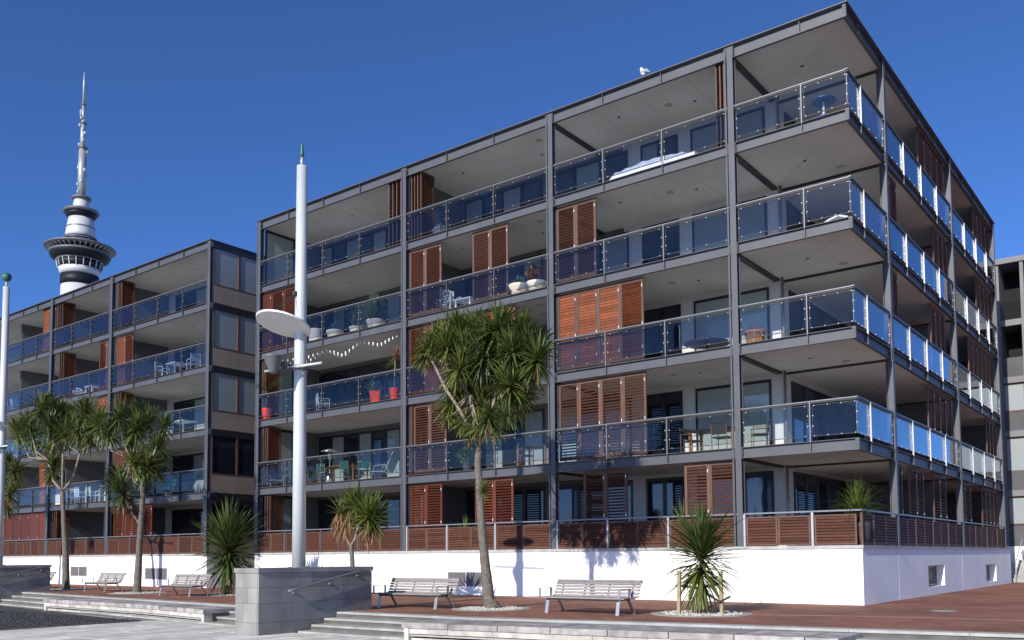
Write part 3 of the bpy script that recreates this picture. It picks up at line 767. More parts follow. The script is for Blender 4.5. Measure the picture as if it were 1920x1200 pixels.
# ---- building at the right edge
rb = thing('apartment_building', 'grey concrete apartment building with pale windows at the right edge', 'apartment building', (10, 32, TZ))
YB = 26.0; x0, x1 = -.78, 1.75
MB().box(x0, x1, YB+1.8, YB+14, TZ-.1, 14.9).build('wall', 'concrete_grey', rb)
MB().box(x0, x1, YB, YB+2, TZ-.1, .55).build('plinth', 'plinth_white', rb)
MB().box(x0-.1, x1, YB-.1, YB+14, 14.72, 15.0).build('roof', 'concrete_light', rb)
MB().box(x0, x0+.12, YB, YB+1.8, .55, 14.72).build('side_wall', 'concrete_light', rb)
for j in range(2):
    xa = .28+2.7*j
    MB().box(xa, xa+.16, YB-.02, YB+1.8, .55, 14.72).build('pier', 'concrete_light', rb)
    xl = (x0+.12 if j == 0 else xa-2.54); xr = xa
    for k, (zb, zt) in enumerate(((.56, 1.95), (3.25, 4.75), (6.2, 7.6))):
        MB().box(xl, xr, YB+.05, YB+.25, zb, zb+1.02).build('concrete_panel', 'concrete_grey', rb)
    for z0, z1 in ((1.62, 3.0), (4.25, 5.95), (7.25, 8.65)):
        mb = MB(); mb.box(xl, xl+.05, YB+.1, YB+.2, z0, z1); mb.box(xr-.05, xr, YB+.1, YB+.2, z0, z1); mb.box(xl+.05, xr-.05, YB+.1, YB+.2, z0, z0+.06); mb.box(xl+.05, xr-.05, YB+.1, YB+.2, z1-.06, z1)
        wn = mb.build('window', 'frame_brown', rb); MB().box(xl+.05, xr-.05, YB+.13, YB+.16, z0+.06, z1-.06).build('pane', 'pane_green', wn)
    for z in (3.02, 5.97, 8.67, 11.55): MB().box(xl, xr, YB-.04, YB+1.8, z, z+.3).build('floor_band', 'concrete_light', rb)
    MB().box(xl, xr, YB+.05, YB+.2, 8.98, 9.95).build('concrete_panel', 'concrete_grey', rb)
    MB().box(xl+.03, xr-.03, YB+.02, YB+.035, 11.9, 12.75).build('glass_panel', 'glass_clear', rb)
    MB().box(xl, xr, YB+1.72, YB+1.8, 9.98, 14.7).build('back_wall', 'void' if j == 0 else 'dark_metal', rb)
st = thing('entrance_steps', 'short entrance stair with steel handrails beside the grey building at the right edge', 'stairs', (1.2, 24.2, TZ))
for i in range(6): MB().box(-.1+.0, 6, 23.0+.32*i, 26.0, TZ-.05+.17*i, TZ+.17*(i+1)).build('step', 'tread', st)
for xx in (.05, 2.4):
    mb = MB(); mb.path([(xx, 22.95, TZ), (xx, 22.95, TZ+.95), (xx, 24.9, TZ+1.97), (xx, 25.9, TZ+1.97)], .025, 8); mb.path([(xx, 24.9, TZ+.9), (xx, 24.9, TZ+1.97)], .022, 8); mb.path([(xx, 22.95, TZ+.5), (xx, 24.9, TZ+1.5)], .018, 8)
    mb.build('handrail', 'alu_post', st, True)

# ------------------------------------------------------------------ distant tower
def tower():
    dist = 420.0
    c0 = CAM + _ray(150, 490)*(dist/math.hypot(_ray(150, 490).x, _ray(150, 490).y))
    cx, cy = c0.x, c0.y
    def Z(v, u=152):
        d = _ray(u, v); t = ((cx-CAM.x)*d.x+(cy-CAM.y)*d.y)/(d.x**2+d.y**2); return CAM.z+d.z*t
    pm = 4.40
    root = thing('observation_tower', 'tall white observation tower with dark pod rings and thin antenna far behind the left block', 'tower', (cx, cy, 0))
    def ring(name, m, prof, n=40): # prof (width px, v)
        return MB().lathe([(w_/2/pm, Z(v)) for w_, v in prof], (cx, cy, 0), n).build(name, m, root, True)
    ring('shaft', 'tower_white', [(66, 760), (64, 538)])
    ring('shaft_band', 'tower_dark', [(66, 538.2), (67, 519)])
    ring('shaft_band', 'tower_white', [(65, 518.8), (70, 513), (73, 506.5)])
    g = MB().lathe([(74/2/pm, Z(506)), (80/2/pm, Z(493))], (cx, cy, 0), 40).build('window_ring', 'tower_dark', root, True)
    for j in range(20):
        t = 2*math.pi*j/20; a = 75/2/pm; b = 81.5/2/pm
        MB().obox((cx+a*math.cos(t), cy+a*math.sin(t), Z(506)), (cx+b*math.cos(t), cy+b*math.sin(t), Z(493)), .38, .3, (-math.sin(t), math.cos(t), 0)).build('mullion', 'tower_white', g)
    ring('pod_band', 'tower_steel', [(81, 493.5), (82, 491)])
    ring('pod', 'tower_dark', [(84, 490.8), (100, 487), (106, 480), (104, 476.5)])
    ring('pod_ring', 'tower_steel', [(106, 480.5), (108, 478.5), (106, 476.5)])
    ring('pod', 'tower_dark', [(96, 476), (92, 467)])
    ring('deck_ring', 'tower_steel', [(122, 469.5), (124.5, 468.3), (124, 466.6), (110, 464.5), (80, 462)], 48)
    k = MB()
    for j in range(36):
        t = 2*math.pi*(j+.3)/36
        k.obox((cx+94/2/pm*math.cos(t), cy+94/2/pm*math.sin(t), Z(474)), (cx+121/2/pm*math.cos(t), cy+121/2/pm*math.sin(t), Z(467.5)), .42, .4)
        
    k.build('deck_struts', 'tower_white', root)
    ring('equipment_level', 'tower_dark', [(66, 462), (62, 458), (58, 448)])
    ring('equipment_ring', 'tower_steel', [(72, 459.5), (73, 457.5), (68, 456)])
    ring('equipment_ring', 'tower_steel', [(62, 453), (63, 451), (60, 450)])
    ring('upper_cone', 'tower_white', [(54, 448), (52, 440), (49, 428), (43, 411)])
    ring('cone_seam', 'tower_steel', [(50.6, 430), (50.8, 429), (50.2, 428)])
    ring('upper_deck', 'tower_dark', [(44, 411), (54, 406), (54, 401)])
    ring('upper_deck_ring', 'tower_steel', [(60, 401.5), (64, 399), (62, 396.5), (30, 395)])
    ring('collar', 'tower_white', [(31, 395), (29, 388), (25, 375)])
    ring('collar_ring', 'tower_steel', [(32, 375), (35, 373), (34, 370.5), (16, 369.5)])
    ring('antenna_mast', 'antenna', [(15, 370), (14.5, 320), (13, 278)], 16)
    ring('antenna_ring', 'tower_steel', [(17, 279), (17, 276.5)], 16)
    ring('antenna_mast', 'antenna', [(10, 277), (8.5, 231)], 12)
    ring('antenna_ring', 'tower_steel', [(13, 232), (13, 230)], 12)
    ring('antenna_mast', 'antenna', [(6.5, 231), (6, 195)], 10)
    ring('antenna_ring', 'tower_steel', [(9.5, 197), (9.5, 195)], 10)
    ring('antenna_mast', 'antenna', [(5.5, 196), (4, 152), (2, 134)], 8)
    k = MB(); rr = random.Random(5)
    for v in list(range(210, 365, 7)):
        w_ = 11 if v > 280 else (8 if v > 232 else 6); t = rr.uniform(0, 6.28)
        x_, y_ = cx+w_/pm*.75*math.cos(t), cy+w_/pm*.75*math.sin(t)
        k.box(x_-.35, x_+.35, y_-.35, y_+.35, Z(v), Z(v)+1.1)
        k.box(min(x_, cx), max(x_, cx), min(y_, cy), max(y_, cy), Z(v)+.4, Z(v)+.6)
    k.build('antenna_dishes', 'tower_white', root)
    k = MB()
    for j in range(14):
        t = 2*math.pi*j/14; r_ = 60/2/pm; k.path([(cx+r_*math.cos(t), cy+r_*math.sin(t), Z(459)), (cx+r_*math.cos(t), cy+r_*math.sin(t), Z(450+4*(j % 3)))], .22, 5)
    k.path([(cx-60/pm, cy-16, Z(466)), (cx-64/pm, cy-16, Z(459))], .2, 5)
    k.build('aerials', 'tower_steel', root)
tower()

# ------------------------------------------------------------------ light masts
def mast(x, y, base, label, full=True):
    root = thing('light_mast', label, 'light mast', (x, y, base), 'light masts on the stone plinths')
    H = 10.06 if full else 11.75
    MB().lathe([(.26, 0), (.26, .02), (.19, .022)], (x, y, base), 20).build('base_plate', 'steel_rail', root)
    MB().lathe([(.165, .02), (.158, 3), (.147, 6.5), (.127, H)], (x, y, base), 28).build('pole', 'mast_white', root, True)
    MB().lathe([(.04, 0), (.04, .22)], (x, y, base+H), 12).build('finial_stem', 'alu_post', root, True)
    fz = base+H+.22
    if full:
        MB().lathe([(.015, 0), (.05, .05), (.055, .12), (.03, .26), (.035, .34), (.01, .42)], (x, y, fz), 14).build('finial', 'teal', root, True)
    else:
        MB().lathe([(.02, 0), (.15, .06), (.2, .2), (.15, .34), (.02, .4)], (x, y, fz), 16).build('finial', 'teal', root, True)
    # tilted disc canopy on the water side, hung from cables
    zd = base+5.92; cx, cy = x-.03, y-.50
    n = 36; vs = []; a = .655
    for zz in (0, .045):
        for j in range(n):
            t = 2*math.pi*j/n; px, py = a*math.cos(t), a*math.sin(t)
            vs.append((cx+px, cy+py, zd+zz-.28*py))
    MB().add(vs, [tuple(range(n-1, -1, -1)), tuple(range(n, 2*n))]+[(j, (j+1) % n, n+(j+1) % n, n+j) for j in range(n)]).build('disc_canopy', 'disc_white', root)
    mb = MB()
    for px, py in ((-.45, -.25), (.25, -.35), (-.05, -.5)):
        mb.path([(x-.02, y-.17, zd+.85), (cx+px, cy+py, zd+.05-.28*py)], .008, 6)
    mb.build('stay_cables', 'dark_metal', root)
    MB().lathe([(.06, -.05), (.06, .05)], (x-.02, y-.17, zd+.85), 12).build('cable_bracket', 'dark_metal', root)
    zb = base+4.90
    mb = MB(); mb.path([(x-1.12, y-.21, zb+.06), (x+1.05, y-.21, zb-.02)], .032, 10); mb.build('cross_arm', 'mast_white', root, True)
    MB().lathe([(.185, -.06), (.185, .06)], (x, y, zb+.02), 20).build('arm_clamp', 'lamp_grey', root, True)
    mb = MB(); c = (x-.02, y-.80, zb-.02)
    mb.lathe([(.09, -.20), (.10, -.17), (.12, -.12), (.235, .18), (.25, .20), (.235, .22), (.02, .20)], c, 24); lamp = mb.build('uplight', 'lamp_grey', root, True)
    MB().path([(x-.05, y-.15, zb), (c[0], c[1], c[2]-.12)], .028, 8).build('lamp_arm', 'lamp_grey', root, True)
    MB().lathe([(.05, -.09), (.09, -.05), (.10, .05), (.03, .1)], (x-.1, y-.42, zb+.04), 16).build('spotlight', 'lamp_grey', root, True)
    return root
mast(-10.42, -10.12, -.02, 'tall white light mast with tilted disc in front of the main block')
mast(-32.62, -7.75, .0, 'white light mast with green ball at the very left edge', False)

# ------------------------------------------------------------------ benches
def make_bench(label):
    root = thing('park_bench', label, 'bench', (0, 0, 0), 'weathered slat benches on the terrace')
    L = 2.34
    prof = [(-.30, .375, 0), (-.19, .382, 3), (-.08, .378, -3), (.03, .372, -4), (.15, .372, 12), (.235, .405, 50), (.275, .475, 66), (.305, .55, 70), (.335, .622, 68), (.37, .69, 60)]
    for i, (y, z, a) in enumerate(prof):
        c, s_ = math.cos(R(a)), math.sin(R(a)); hw = .045 if i < 5 else .027
        x0 = -L/2-(.34 if i == 0 else 0)
        MB().obox((x0, y, z), (L/2-.04*(i < 5), y, z), 2*hw, .028, (0, -s_, c)).build('slat', 'bench_wood', root)
    mb = MB(); mb.path([(-L/2, .415, .742), (L/2, .415, .742)], .036, 8); mb.build('top_slat', 'bench_wood', root)
    for x in (-.97, -.33, .33, .97):
        mb = MB(); pts = [(-.33, .345), (.0, .345), (.16, .343), (.27, .40), (.315, .5), (.36, .62), (.40, .71)]
        for (a, b), (c, d) in zip(pts, pts[1:]): mb.obox((x, a, b), (x, c, d), .012, .05, (0, 0, 1) if abs(c-a) > abs(d-b) else (0, 1, 0))
        mb.build('rib', 'dark_metal', root)
    mb = MB(); mb.box(-1.0, 1.0, -.34, -.325, .315, .36); mb.box(-1.0, 1.0, .10, .13, .315, .345); mb.build('seat_frame', 'dark_metal', root)
    for x in (-.97, .97):
        for y0, y1 in ((-.30, -.37), (.12, .37)): 
            MB().obox((x, y0, .345), (x, y1, 0), .085, .022, (0, 1, .1)).build('leg', 'bench_steel', root)
    for x in (-1.16, 1.02):
        mb = MB(); 
        for a, b in (((x, -.36, .39), (x, -.36, .585)), ((x, -.36, .585), (x, .10, .585)), ((x, .10, .585), (x, .10, .37))): mb.obox(a, b, .07, .014, (0, 1, 0) if a[2] != b[2] else (0, 0, 1))
        mb.build('armrest', 'bench_steel', root)
    return root
bench = make_bench('grey slatted bench directly right of the central tree trunk')
spots = [((-4.27, -6.6, TZ), 0.0, None), ((-9.5, -6.98, TZ), .06, 'grey slatted bench left of the central tree, crossed by a dark band of shadow'),
         ((-22.3, -5.72, TZ), -.02, 'grey slatted bench between the second cabbage tree and the bushy young cabbage tree'),
         ((-29.4, -4.95, TZ), -.08, 'small looking grey bench between the two branching cabbage trees on the left'),
         ((-36.9, -4.2, TZ), -.1, 'bench half hidden behind the left stone plinth')]
bench.location = spots[0][0]
for l, rz, lab in spots[1:]: copy_tree(bench, l, rz, lab)

# ------------------------------------------------------------------ vegetation
def blade(mb, base, az, el, L, wd, droop, seg=5, rnd=random, twist=0):
    d = Vector((math.cos(az)*math.cos(el), math.sin(az)*math.cos(el), math.sin(el))); p = Vector(base)
    side = Vector((-math.sin(az), math.cos(az), 0)); vs = []; fs = []
    for i in range(seg+1):
        t = i/seg; wv = wd*(.55+.45*min(1, t*4))*(1-max(0, (t-.45)/.55)**1.6)+.001
        nrm = side.cross(d).normalized()
        vs += [p-side*wv*.5+nrm*wv*.16, p-nrm*0, p+side*wv*.5+nrm*wv*.16]
        if i < seg:
            p = p+d*(L/seg); d = (d+Vector((0, 0, -droop/seg*(.4+1.2*t)))).normalized()
    for i in range(seg):
        for j in range(2): fs.append((i*3+j, i*3+j+1, i*3+j+4, i*3+j+3))
    mb.add(vs, fs)
def head_mesh(seed, n, L, wd, m, elmin=-62, elmax=86, droop=1.35):
    rr = random.Random(seed); mb = MB()
    for i in range(n):
        t = (i+.5)/n; el = R(elmin+(elmax-elmin)*(t**.75)); az = i*2.39996+rr.uniform(-.3, .3)
        ln = L*rr.uniform(.75, 1.1)*(1 if t < .85 else .8)
        blade(mb, (0, 0, (t-.6)*.12), az, el+rr.uniform(-.12, .12), ln, wd*rr.uniform(.8, 1.15), droop*(1.25-t)*rr.uniform(.6, 1.4), 5)
    return mb.mesh('leaf_head', m)
HEADS = [head_mesh(s, 105, .76, .058, 'leaf') for s in range(4)]
HEADS_D = [head_mesh(s+20, 100, .76, .056, 'leaf_dark') for s in range(3)]
DEAD = [head_mesh(s+40, 30, .62, .034, 'leaf_brown', -85, -45, .3) for s in range(2)]
def put_heads(root, pts, rr, scale=(.9, 1.15), pool=None, dead=.25):
    for p in pts:
        p = Vector(p); pool_ = pool or (HEADS if rr.random() < .7 else HEADS_D)
        s = rr.uniform(*scale)
        link('leaf_head', rr.choice(pool_), root, None, T(p, rr.uniform(0, 6.28), (s, s, s), rr.uniform(-.35, .35), rr.uniform(-.35, .35)))
        if rr.random() < dead:
            link('dead_leaves', rr.choice(DEAD), root, None, T(p-Vector((0, 0, .12)), rr.uniform(0, 6.28), (s*.7, s*.7, s*.8)))
def trunk(root, pts, rad, name='trunk', m='bark', n=14):
    rr = random.Random(len(pts)*7); P = [Vector(p) for p in pts]; out = []; rd = []
    for i in range(len(P)-1):                       # subdivide with a little wander
        for j in range(6):
            t = j/6; q = P[i].lerp(P[i+1], t)
            out.append(q+Vector((rr.uniform(-1, 1), rr.uniform(-1, 1), 0))*rad[i]*.05); rd.append((rad[i]*(1-t)+rad[i+1]*t)*rr.uniform(.96, 1.05))
    out.append(P[-1]); rd.append(rad[-1])
    return MB().path(out, rd, n).build(name, m, root, True)
def branch_to(root, a, b, r0, r1):
    a, b = Vector(a), Vector(b); mid = a.lerp(b, .5)+Vector((0, 0, -.12*(b-a).length)) + Vector(((b-a).x*.12, (b-a).y*.12, 0))
    MB().path([a, a.lerp(mid, .5), mid, mid.lerp(b, .6), b], [r0, r0*.85, (r0+r1)/2, r1*1.1, r1], 8).build('branch', 'branch_bark', root, True)

def tree_pit(x, y, r, label):
    root = thing('tree_pit', label, 'tree surround', (x, y, TZ), 'pale tree surrounds in the brick terrace')
    mb = MB().lathe([(r, .0), (r, .010), (r*.80, .012), (r*.80, .006)], (x, y, TZ), 40, False); mb.build('edging_ring', 'concrete_ring', root)
    MB().lathe([(0.001, .007), (r*.81, .007)], (x, y, TZ), 30, False).build('bed', 'tree_gravel', root)
    rr = random.Random(int(x*100)); mb = MB()
    for i in range(420):
        t = rr.uniform(0, 6.28); q = r*.78*math.sqrt(rr.random()); a = rr.uniform(.02, .05)
        xx, yy = x+q*math.cos(t), y+q*math.sin(t); z = TZ+.006
        mb.add([(xx-a, yy-a*.7, z), (xx+a, yy-a*.5, z), (xx+a*.7, yy+a, z), (xx-a*.8, yy+a*.7, z), (xx+a*.1, yy, z+a*.9)], [(0, 1, 4), (1, 2, 4), (2, 3, 4), (3, 0, 4)])
    mb.build('gravel', 'tree_gravel', root, kind='stuff')

# central tall cabbage tree
rr = random.Random(11); YC = -6.3
tb = onY(924, 1140, YC); tb = Vector((tb.x, YC, TZ))
tree_pit(tb.x-.05, tb.y, 1.02, 'pale ring of gravel round the foot of the tall central tree')
ct = thing('cabbage_tree', 'tall cabbage tree with leaning trunk and dense crown in front of the main block', 'tree', tuple(tb))
tpx = [(917, 1128), (911, 1070), (904, 1000), (900, 930), (896, 870), (899, 825), (905, 790)]
tp = [tb-Vector((0, 0, .05)), tb+Vector((-.02, 0, .06))]+[onY(u, v, YC) for u, v in tpx]
trunk(ct, tp, [.22, .19, .155, .128, .110, .100, .094, .086, .075])
hp = [(800, 660), (812, 640), (845, 618), (862, 600), (890, 600), (896, 642), (932, 600), (944, 632), (974, 606), (995, 642), (1007, 675), (996, 697), (908, 670), (872, 705), (926, 706), (956, 722), (884, 744), (930, 752), (850, 750), (842, 778), (917, 782), (950, 778), (974, 706), (962, 660), (915, 640), (870, 660), (838, 650), (985, 660), (940, 690), (900, 720), (965, 750), (870, 790), (900, 760), (888, 690), (920, 670), (952, 700), (905, 735), (938, 775), (880, 770), (860, 725), (975, 735), (900, 800), (928, 800), (862, 690), (1000, 655), (915, 620), (985, 680), (960, 620), (875, 625), (850, 640)]
cpt = onY(902, 800, YC)
pts = []
for i, (u, v) in enumerate(hp):
    y = YC+rr.uniform(-.75, .75); v = v+18 if v < 625 else v; pts.append(onY(u, v, y))
low = [p for p, (u, v) in zip(pts, hp) if v > 765]; put_heads(ct, [p for p in pts if p not in low], rr, (.9, 1.15), dead=.22); put_heads(ct, low, rr, (.65, .75), dead=.3)
forks = [onY(880, 740, YC-.2), onY(935, 720, YC), onY(905, 700, YC+.3), onY(965, 690, YC+.1)]
for q in forks: branch_to(ct, cpt, q, .075, .05)
for q in pts[4:]:
    fk = min(forks, key=lambda g: (g-q).length); branch_to(ct, fk, q-Vector((0, 0, .06)), .04, .03)
mb = MB().path([onY(880, 800, YC-.1), onY(858, 762, YC-.2), onY(835, 728, YC-.25), onY(822, 700, YC-.25), onY(806, 668, YC-.2)], [.05, .045, .04, .036, .03], 8); mb.build('branch', 'branch_bark', ct, True)
put_heads(ct, [onY(881, 812, YC-.3)], rr, (.55, .62)); put_heads(ct, [onY(907, 918, YC-.25)], rr, (.52, .55), pool=[head_mesh(77, 60, .62, .045, 'leaf_young', -75, 85, .8)], dead=0)

def branching_tree(label, base, fork, tips, heads, y, r0, seed, hs=(.85, 1.05)):
    rr = random.Random(seed); root = thing('cabbage_tree', label, 'tree', tuple(base), 'cabbage trees beside the left block')
    tp = [Vector(base)-Vector((0, 0, .05)), Vector(base)+Vector((0, 0, .1))]+[onY(u, v, y) for u, v in fork]
    rad = [r0*1.6, r0*1.3]+[r0*(1-.35*i/max(1, len(fork)-1)) for i in range(len(fork))]
    trunk(root, tp, rad)
    top = tp[-1]; T2 = []
    for u, v in tips:
        q = onY(u, v, y+rr.uniform(-.3, .3)); T2.append(q); branch_to(root, top, q, r0*.5, r0*.33)
    pts = [onY(u, v, y+rr.uniform(-.8, .8)) for u, v in heads]
    for q in pts:
        g = min(T2, key=lambda a: (a-q).length); branch_to(root, g, q-Vector((0, 0, .06)), r0*.3, r0*.2)
    put_heads(root, pts, rr, hs, dead=.2)
    return root
Y1 = -4.1
b1 = onZ(124, 1106, TZ); b1 = (b1.x, b1.y, TZ)
branching_tree('cabbage tree with forked trunk, left of the two whole branching trees', b1, [(123, 1040), (120, 985), (117, 922)], [(90, 862), (150, 850), (118, 850)],
    [(36, 812), (55, 795), (80, 766), (95, 800), (132, 782), (160, 776), (122, 815), (96, 826), (172, 816), (100, 852), (98, 880), (60, 822), (148, 806), (110, 778), (180, 790)], b1[1], .13, 3, (1.2, 1.45))
b2 = onZ(257, 1112, TZ); b2 = (b2.x, b2.y, TZ)
branching_tree('cabbage tree with thin side limb nearest the gap between the two blocks', b2, [(260, 1050), (264, 985), (268, 930), (266, 905)], [(270, 870), (246, 860), (290, 845)],
    [(224, 782), (206, 812), (256, 806), (280, 792), (306, 802), (240, 820), (276, 880), (296, 842), (226, 898), (230, 926), (256, 872), (188, 800), (262, 780), (290, 870)], b2[1], .125, 4, (1.15, 1.35))
t2 = bpy.data.objects['cabbage_tree.002']
branch_to(t2, onY(262, 982, b2[1]), onY(240, 925, b2[1]), .06, .045)
tree_pit(b1[0], b1[1], 1.1, 'pale surround at the foot of the leftmost branching tree')
tree_pit(b2[0], b2[1], 1.1, 'pale surround at the foot of the tree nearest the gap')
branching_tree('cabbage tree mostly cut off by the left edge behind the mast', (onY(-12, 1080, -3.5).x, -3.5, TZ), [(-8, 1030), (-4, 960)], [(6, 900)], [(12, 868), (28, 885), (5, 905), (20, 925), (-20, 890), (14, 950)], -3.5, .12, 6, (1.15, 1.35))

# small forked tree behind the plinth
y6 = -6.0; b6 = onY(660, 1060, y6)
rr = random.Random(21)
st_ = thing('cabbage_tree', 'small forked cabbage tree with hanging dead brown leaves behind the mast plinth', 'tree', (b6.x, y6, TZ))
trunk(st_, [(b6.x, y6, TZ-.05), (b6.x, y6, TZ+.2), onY(661, 1060, y6), onY(658, 1022, y6)], [.12, .09, .07, .065])
for q in ((645, 985), (672, 985)): branch_to(st_, onY(658, 1024, y6), onY(*q, y6), .05, .04)
put_heads(st_, [onY(690, 965, y6-.1), onY(672, 948, y6+.2), onY(700, 975, y6+.1)], rr, (1.15, 1.3), pool=[head_mesh(61, 90, .68, .056, 'leaf_young', -40, 85, .8)], dead=1)
put_heads(st_, [onY(640, 960, y6)], rr, (1.0, 1.05), pool=[head_mesh(62, 50, .64, .046, 'leaf', -10, 85, .6)], dead=1)
for q in ((640, 965), (648, 975), (632, 965), (690, 985), (655, 960)): link('dead_leaves', rr.choice(DEAD), st_, None, T(onY(*q, y6+rr.uniform(-.2, .2)), rr.uniform(0, 6), (1.0, 1.0, 1.25)))

# young plants whose leaves can be told apart: every leaf its own piece
def leaf_piece(m, droop, wd, seg=6):
    mb = MB(); blade(mb, (0, 0, 0), 0, 0, 1.0, wd, droop, seg); return mb.mesh('leaf', m)
LP = {m: [leaf_piece(m, d, wd) for d in (.15, .45, .8, 1.3, 2.0) for wd in (.05, .066)] for m in ('leaf_dark', 'leaf_young', 'leaf', 'leaf_tan', 'leaf_blue', 'leaf_rust')}
def leaves(root, p, n, L, el0, el1, m, seed, dr=(0, 4), jit=.15, zspan=.4, wscale=1.0, pw=1.0):
    rr = random.Random(seed)
    for i in range(n):
        t = (i+.5)/n; el = R(el0+(el1-el0)*t**pw)+rr.uniform(-jit, jit); az = i*2.39996+rr.uniform(-.4, .4)
        ln = L*rr.uniform(.72, 1.08)
        me = LP[m][2*rr.randint(*dr)+rr.randint(0, 1)]
        q = Vector(p)+Vector((0, 0, zspan*(t-.5)))
        link('leaf', me, root, None, T(q, az, (ln, ln*wscale, ln), 0, -el))
yp = onZ(1315, 1151, TZ); yp = Vector((yp.x, yp.y, TZ))
tree_pit(yp.x, yp.y, 1.15, 'pale ring of gravel round the staked young cabbage tree')
yc = thing('young_cabbage_tree', 'young staked cabbage tree of fountain form near the right front of the plinth', 'plant', tuple(yp))
trunk(yc, [yp-Vector((0, 0, .03)), yp+Vector((0, 0, .3)), yp+Vector((.02, 0, 1.0)), yp+Vector((.02, 0, 1.35))], [.07, .055, .05, .045])
cr = yp+Vector((.02, 0, 1.38))
leaves(yc, cr, 60, 1.12, 48, 88, 'leaf_dark', 31, (0, 1), .14, .25, 1.35, .75); leaves(yc, cr, 65, 1.38, 2, 50, 'leaf', 35, (0, 1), .14, .25, 1.15)
leaves(yc, cr-Vector((0, 0, .25)), 70, 1.25, -25, 18, 'leaf', 32, (1, 3), .15, .35, 1.1)
leaves(yc, cr-Vector((0, 0, .5)), 45, 1.05, -75, -20, 'leaf_young', 33, (1, 3), .15, .4, 1.3)
link('leaf_mass', head_mesh(92, 90, 1.05, .045, 'leaf_dark', -30, 86, .4), yc, 'stuff', T(cr, .4))
leaves(yc, cr-Vector((0, 0, .7)), 58, .85, -86, -35, 'leaf_tan', 34, (1, 3), .15, .3, .6)
for i, (u, lean) in enumerate(((1273, .03), (1354, -.02))):
    q = onZ(u, 1153, TZ); MB().obox((q.x, q.y, TZ), (q.x+lean, q.y, TZ+.98), .075, .06, (0, 1, 0)).build('stake', 'stake', yc)
q0, q1 = onZ(1273, 1153, TZ), onZ(1354, 1153, TZ)
mb = MB(); mb.obox((q0.x, q0.y, TZ+.66), (yp.x, yp.y, TZ+.58), .02, .06); mb.obox((q1.x, q1.y, TZ+.70), (yp.x, yp.y, TZ+.60), .02, .06); mb.build('tie', 'tie', yc)
mb = MB(); mb.obox((yp.x+.08, yp.y, TZ+.5), (q1.x, q1.y-.05, TZ+.28), .03, .045); mb.obox((yp.x+.05, yp.y-.1, TZ+.06), (q1.x+.25, q1.y-.1, TZ+.42), .03, .045); mb.build('brace', 'tie', yc)

y4 = -4.3; p4 = onY(424, 1116, y4); p4 = Vector((p4.x, y4, TZ))
tree_pit(p4.x, p4.y, 1.1, 'pale surround at the foot of the big bushy young cabbage tree')
y4t = thing('young_cabbage_tree', 'big bushy young cabbage tree of dark spiky leaves left of the mast plinth', 'plant', tuple(p4))
trunk(y4t, [p4, p4+Vector((0, 0, .8)), p4+Vector((.05, 0, 1.9))], [.11, .09, .07])
cr = onY(430, 1030, y4)
leaves(y4t, cr+Vector((0, 0, .1)), 60, 1.7, 48, 86, 'leaf_dark', 41, (0, 1), .16, .5, 1.15); leaves(y4t, cr+Vector((0, 0, .05)), 110, 1.75, -5, 55, 'leaf', 45, (0, 1), .16, .6, 1.0)
leaves(y4t, cr-Vector((0, 0, .25)), 78, 1.75, -45, 0, 'leaf_dark', 42, (0, 2), .16, .5, 1.0)
leaves(y4t, cr-Vector((0, 0, .7)), 36, 1.2, -85, -45, 'leaf_young', 43, (1, 3), .12, .5, .9)
link('leaf_mass', head_mesh(91, 190, 1.55, .06, 'leaf_dark', -55, 86, .35), y4t, 'stuff', T(cr, .4))
leaves(y4t, cr-Vector((0, 0, .9)), 14, .9, -88, -60, 'leaf_tan', 44, (0, 1), .1, .3, .9)

# ------------------------------------------------------------------ things on the balconies
def P_(u, v, d): return onY(u, v, d)
def pot(root, c, prof, m, n=20): return MB().lathe(prof, c, n).build('pot', m, root, True)
def floorpt(u, k, d):
    q = onY(u, 600, d); f = FZ(k) if k > 1 else .45
    for _ in range(3):
        q = onY(u, 600, d)
    return Vector((q.x, d, f-.010))
BOWL = [(.16, 0), (.27, .10), (.33, .26), (.35, .30), (.34, .34), (.29, .34), (.27, .28), (.02, .27)]
TALL = [(.20, 0), (.24, .2), (.26, .42), (.27, .52), (.24, .52), (.22, .46), (.02, .45)]
RED = [(.14, 0), (.17, .2), (.21, .48), (.22, .50), (.19, .50), (.17, .44), (.02, .43)]
def grass(root, c, n, L, el0, el1, m, wd=.02, droop=1.1, seed=1):
    rr = random.Random(seed); mb = MB()
    for i in range(n):
        blade(mb, (c[0]+rr.uniform(-.05, .05), c[1]+rr.uniform(-.05, .05), c[2]), rr.uniform(0, 6.28), R(rr.uniform(el0, el1)), L*rr.uniform(.6, 1.1), wd*rr.uniform(.7, 1.2), droop*rr.uniform(.4, 1.5), 5)
    return mb.build('foliage', m, root)
def bush(root, c, r, n, m, seed=1, flat=.8, size=.09):
    rr = random.Random(seed); mb = MB()
    for i in range(n):
        d = Vector((rr.gauss(0, 1), rr.gauss(0, 1), rr.gauss(0, 1))).normalized()*r*rr.random()**.4; d.z *= flat
        blade(mb, Vector(c)+d, rr.uniform(0, 6.28), R(rr.uniform(-20, 80)), size*rr.uniform(.6, 1.6), size*.45, .6, 2)
    return mb.build('foliage', m, root)
def rosette(root, c, L, n, m, seed, el=(10, 80), wd=.06, droop=.5):
    return grass(root, c, n, L, el[0], el[1], m, wd, droop, seed)
def plant(u, k, d, label, potprof, potm, fn, cat='potted plant', scale=1.0, group=None):
    c = floorpt(u, k, d); root = thing('potted_plant', label, cat, tuple(c), group)
    pr = [(r*scale, z*scale) for r, z in potprof]; pot(root, tuple(c), pr, potm)
    fn(root, c+Vector((0, 0, max(z for r, z in pr)*.9)))
    return root
